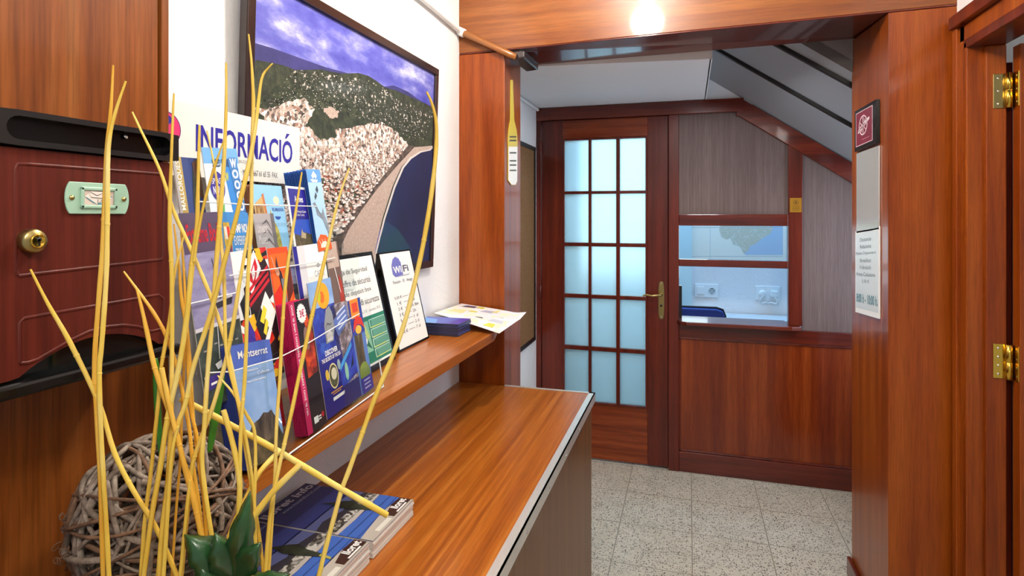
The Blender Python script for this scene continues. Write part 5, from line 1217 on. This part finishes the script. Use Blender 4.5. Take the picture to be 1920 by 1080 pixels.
MB().tube([at(440, 1075, .588), at(442, 1120, .59), (PC.x+.06, PC.y-.03, ZSOIL-.004)], .003, P_STALK, 8).build('stem', tl)
blade('green_stalk', 'upright dark green stalk at the edge of the wood panel', [(292, 670), (293, 720), (296, 780), (300, 835), (306, 880)], .655, [13, 14, 14, 12, 9], P_STALK, .004, 'stalk')
blade('green_stalk', 'bright green blade in front of the mountain leaflets', [(418, 697), (412, 730), (404, 775), (396, 830), (392, 850)], .70, [10, 18, 18, 14, 10], P_STALK, .003, 'stalk')

STEMS = [
 ([(57, 505), (90, 570), (130, 640), (185, 755), (215, 850), (250, 920), (290, 985), (330, 1075)], 10, .0, 0),
 ([(212, 122), (208, 200), (200, 290), (193, 450), (185, 560), (177, 680), (180, 760), (188, 900), (193, 1080)], 9.5, 0, 1),
 ([(236, 152), (215, 215), (203, 280), (201, 420), (199, 520), (191, 640), (186, 700), (190, 830), (200, 1000), (204, 1080)], 10, -.008, 0),
 ([(248, 210), (262, 240), (300, 320), (325, 395), (350, 450), (372, 500), (400, 570), (425, 650), (445, 745), (462, 850), (485, 1000), (495, 1080)], 8, .012, 0),
 ([(326, 175), (321, 300), (318, 420), (322, 520), (322, 720), (320, 800), (314, 906), (305, 990), (296, 1080)], 9, -.005, 0),
 ([(374, 235), (371, 355), (369, 430), (360, 495), (350, 595), (335, 690), (314, 784), (300, 878), (285, 964), (269, 1080)], 11, -.016, 0),
 ([(388, 245), (405, 330), (412, 430), (420, 520), (423, 640), (430, 690), (448, 762), (466, 852), (477, 943), (480, 1080)], 7, .004, 0),
 ([(424, 118), (424, 200), (420, 300), (413, 400), (405, 500), (398, 600), (390, 690), (383, 798), (379, 870), (390, 960), (408, 1080)], 9.5, -.004, 0),
 ([(420, 262), (400, 320), (382, 385), (371, 440), (364, 490)], 6, -.02, 0),
 ([(466, 64), (471, 110), (474, 160), (475, 205), (472, 305), (471, 420), (465, 520), (460, 690), (452, 800), (450, 900), (452, 1000), (455, 1080)], 8, .0, 0),
 ([(503, 128), (490, 150), (480, 230), (468, 300), (440, 420), (425, 475), (400, 570), (385, 620), (362, 690), (347, 759), (332, 802), (316, 900), (303, 1000), (298, 1080)], 10, -.012, 0),
 ([(472, 330), (467, 420), (447, 545), (435, 620), (420, 690), (397, 769), (379, 816), (361, 870), (354, 940), (347, 1002), (340, 1080)], 9, .006, 0),
 ([(655, 315), (633, 380), (609, 486), (585, 592), (569, 665), (548, 766), (533, 833), (518, 900), (505, 980), (497, 1080)], 8.5, .0, 0),
 ([(566, 323), (557, 380), (537, 515), (529, 621), (525, 704), (518, 807), (516, 880), (511, 960), (503, 1080)], 7.5, .01, 0),
 ([(800, 172), (810, 195), (818, 232), (817, 290), (808, 370), (795, 450), (780, 520), (760, 600), (735, 670), (705, 740), (680, 810), (655, 880), (640, 920), (625, 975), (610, 1030), (598, 1080)], 11, .0, 0),
 ([(338, 747), (420, 790), (520, 845), (620, 905), (726, 966)], 14, .0, 2),
 ([(564, 870), (511, 923), (463, 986), (420, 1046), (388, 1080)], 15, -.03, 2),
 ([(524, 846), (487, 885), (461, 935), (441, 976), (430, 1005)], 12, .04, 0),
 ([(419, 769), (437, 834), (448, 892), (449, 935), (445, 1000)], 12, .0, 0),
 ([(232, 509), (255, 540), (287, 585), (310, 627), (332, 690), (354, 798), (361, 863), (375, 964), (388, 1080)], 8, .01, 1),
 ([(256, 541), (265, 575), (275, 620), (290, 690), (307, 744), (325, 795), (347, 874), (365, 928), (375, 986), (383, 1080)], 10, -.01, 1),
 ([(303, 690), (318, 762), (336, 834), (354, 907), (368, 961), (386, 1050), (390, 1080)], 11, -.018, 1),
 ([(345, 442), (327, 515), (318, 600), (302, 690), (297, 750), (292, 798), (282, 892), (271, 979), (264, 1080)], 8, .002, 0),
 ([(326, 420), (335, 495), (340, 557), (348, 607), (352, 670), (357, 762), (372, 834), (383, 943), (390, 1080)], 7.5, .016, 1),
 ([(408, 704), (437, 737), (466, 784), (477, 809), (479, 870), (476, 980), (474, 1080)], 7, .005, 0),
 ([(356, 900), (352, 940), (345, 1010), (338, 1080)], 8, -.02, 0),
 ([(334, 800), (322, 850), (315, 947), (309, 1040), (306, 1080)], 9, -.022, 0),
 ([(338, 420), (344, 500), (350, 600), (358, 700), (364, 800), (376, 900), (392, 990), (402, 1080)], 6, .02, 1),
 ([(372, 420), (352, 560), (345, 690), (341, 780), (338, 860), (330, 960), (322, 1080)], 5.5, .022, 1),
]
def dist(px):
    ks = [(40, .555), (200, .60), (450, .602), (500, .63), (620, .70), (820, .78)]
    for (a, da), (b, db) in zip(ks, ks[1:]):
        if px <= b: return da+(db-da)*max(0, (px-a)/(b-a))
    return ks[-1][1]
# tips ordered from left to right, so that every label points at one stem
order = sorted(range(len(STEMS)), key=lambda i: STEMS[i][0][0][0])
WORD = ['leftmost', 'second', 'third', 'fourth', 'fifth', 'sixth', 'seventh', 'eighth', 'ninth', 'tenth', 'eleventh', 'twelfth', 'thirteenth', 'fourteenth', 'fifteenth', 'sixteenth', 'seventeenth', 'eighteenth', 'nineteenth', 'twentieth', 'twenty-first', 'twenty-second', 'twenty-third', 'twenty-fourth', 'twenty-fifth', 'twenty-sixth', 'twenty-seventh', 'twenty-eighth', 'twenty-ninth']
BEHIND = lambda x, y: ('in front of the wood panel' if y < 235 and x < 300 else 'over the mailbox' if x < 300 else 'over the INFORMACIÓ board' if y < 300 and x < 440 else 'over the aerial picture' if x > 440 and y < 330 else 'over the leaflets' if y < 900 else 'over the twig ball')
SPECIAL = {0: 'leftmost yellow stem, slanting low across the mailbox from its left side', 14: 'tall rightmost yellow stem bent at a joint over the picture frame', 15: 'thick yellow stem lying slantwise down to the right over the magazines', 16: 'thick yellow stem rising to the right from the bottom over the magazines', 17: 'short thick stem curving up to the wall shelf edge',
 1: 'tallest stem in front of the wood panel, its tip highest there', 2: 'stem bending right at its tip beside the tallest one on the wood panel', 18: 'short thick yellow stump with a blunt top beside the bright green blade', 21: 'thick stem with a pale blunt top just right of the green stalk',
 12: 'thin stem leaning left with its tip over the buildings of the picture', 13: 'thin stem with its tip on the dolphin leaflet stack', 9: 'tall thin stem with its tip over the hills at the left of the picture', 10: 'tall stem with a forked tip at the left of the picture'}
random.seed(3)
for rank, i in enumerate(order):
    pts, wpx, dd, kind = STEMS[i]; n = len(pts)
    P = []; rr = []
    # smooth the polyline
    for k in range(n-1):
        for j in range(4):
            u = j/4; p_ = [pts[max(0, k-1)], pts[k], pts[k+1], pts[min(n-1, k+2)]]
            f = lambda a, b, c_, d_: .5*((2*b)+(-a+c_)*u+(2*a-5*b+4*c_-d_)*u*u+(-a+3*b-3*c_+d_)*u**3)
            P.append((f(*[q_[0] for q_ in p_]), f(*[q_[1] for q_ in p_])))
    P.append(pts[-1]); V = []; N = len(P)
    for k, (x, y) in enumerate(P):
        d = dist(x)+dd
        if i == 15: d = .67+.05*k/N
        if i == 16: d = dist(450)-.02+.04*(1-k/N)
        V.append(at(x, y, d)); u = k/(N-1); tp = min(1, .42+u*2.2) if i not in (15, 16, 17, 18, 21) else .95
        rr.append(wpx/2*d/F*.86*tp*(1+.05*math.sin(k*1.7+i)))
    if i not in (15, 8):
        e = V[-1]; tgt = Vector((PC.x+(e.x-PC.x)*.62, PC.y+(e.y-PC.y)*.62, ZSOIL-.002)); 
        if e.z > ZSOIL+.005: V += [e*.5+tgt*.5+(Vector((0, 0, -.004))), tgt]; rr += [rr[-1], rr[-1]]
    mat = P_STRAWO if kind == 1 else P_STRAW
    m = MB(); m.tube(V, rr, mat, 8)
    if kind != 2 and len(P) > 20:
        for kk in (N//3, 2*N//3):   # small node rings
            m.tube([V[kk]*.9+V[kk-1]*.1, V[kk], V[kk]*.9+V[kk+1]*.1], [rr[kk]*1.0, rr[kk]*1.22, rr[kk]*1.0], mat, 8, cap=False)
    if i == 10:
        m.tube([V[2], V[2]+(at(506, 133, .63)-at(492, 148, .63))], [.0012, .0008], mat, 6)
    x, y = pts[0]
    lb = SPECIAL.get(i) or 'thin yellow stem, tip %s, %s tip from the left' % (BEHIND(x, y), WORD[rank])
    tag(m.build('dried_stem'), lb, 'stem', 'dried yellow stems in the planter')
# ceiling lamp (gives the light above the counter)
t = thing('ceiling_lamp', 'round white ceiling lamp above the counter', 'lamp', (-.20, 1.36, 2.559))
MB().lathe([(0, 2.5595), (.07, 2.5595), (.07, 2.535), (0, 2.535)], (-.20, 1.36, 0), (0, 0, 1), M_WHITE, 28).build('mount', t)
bpy.context.view_layer.update()
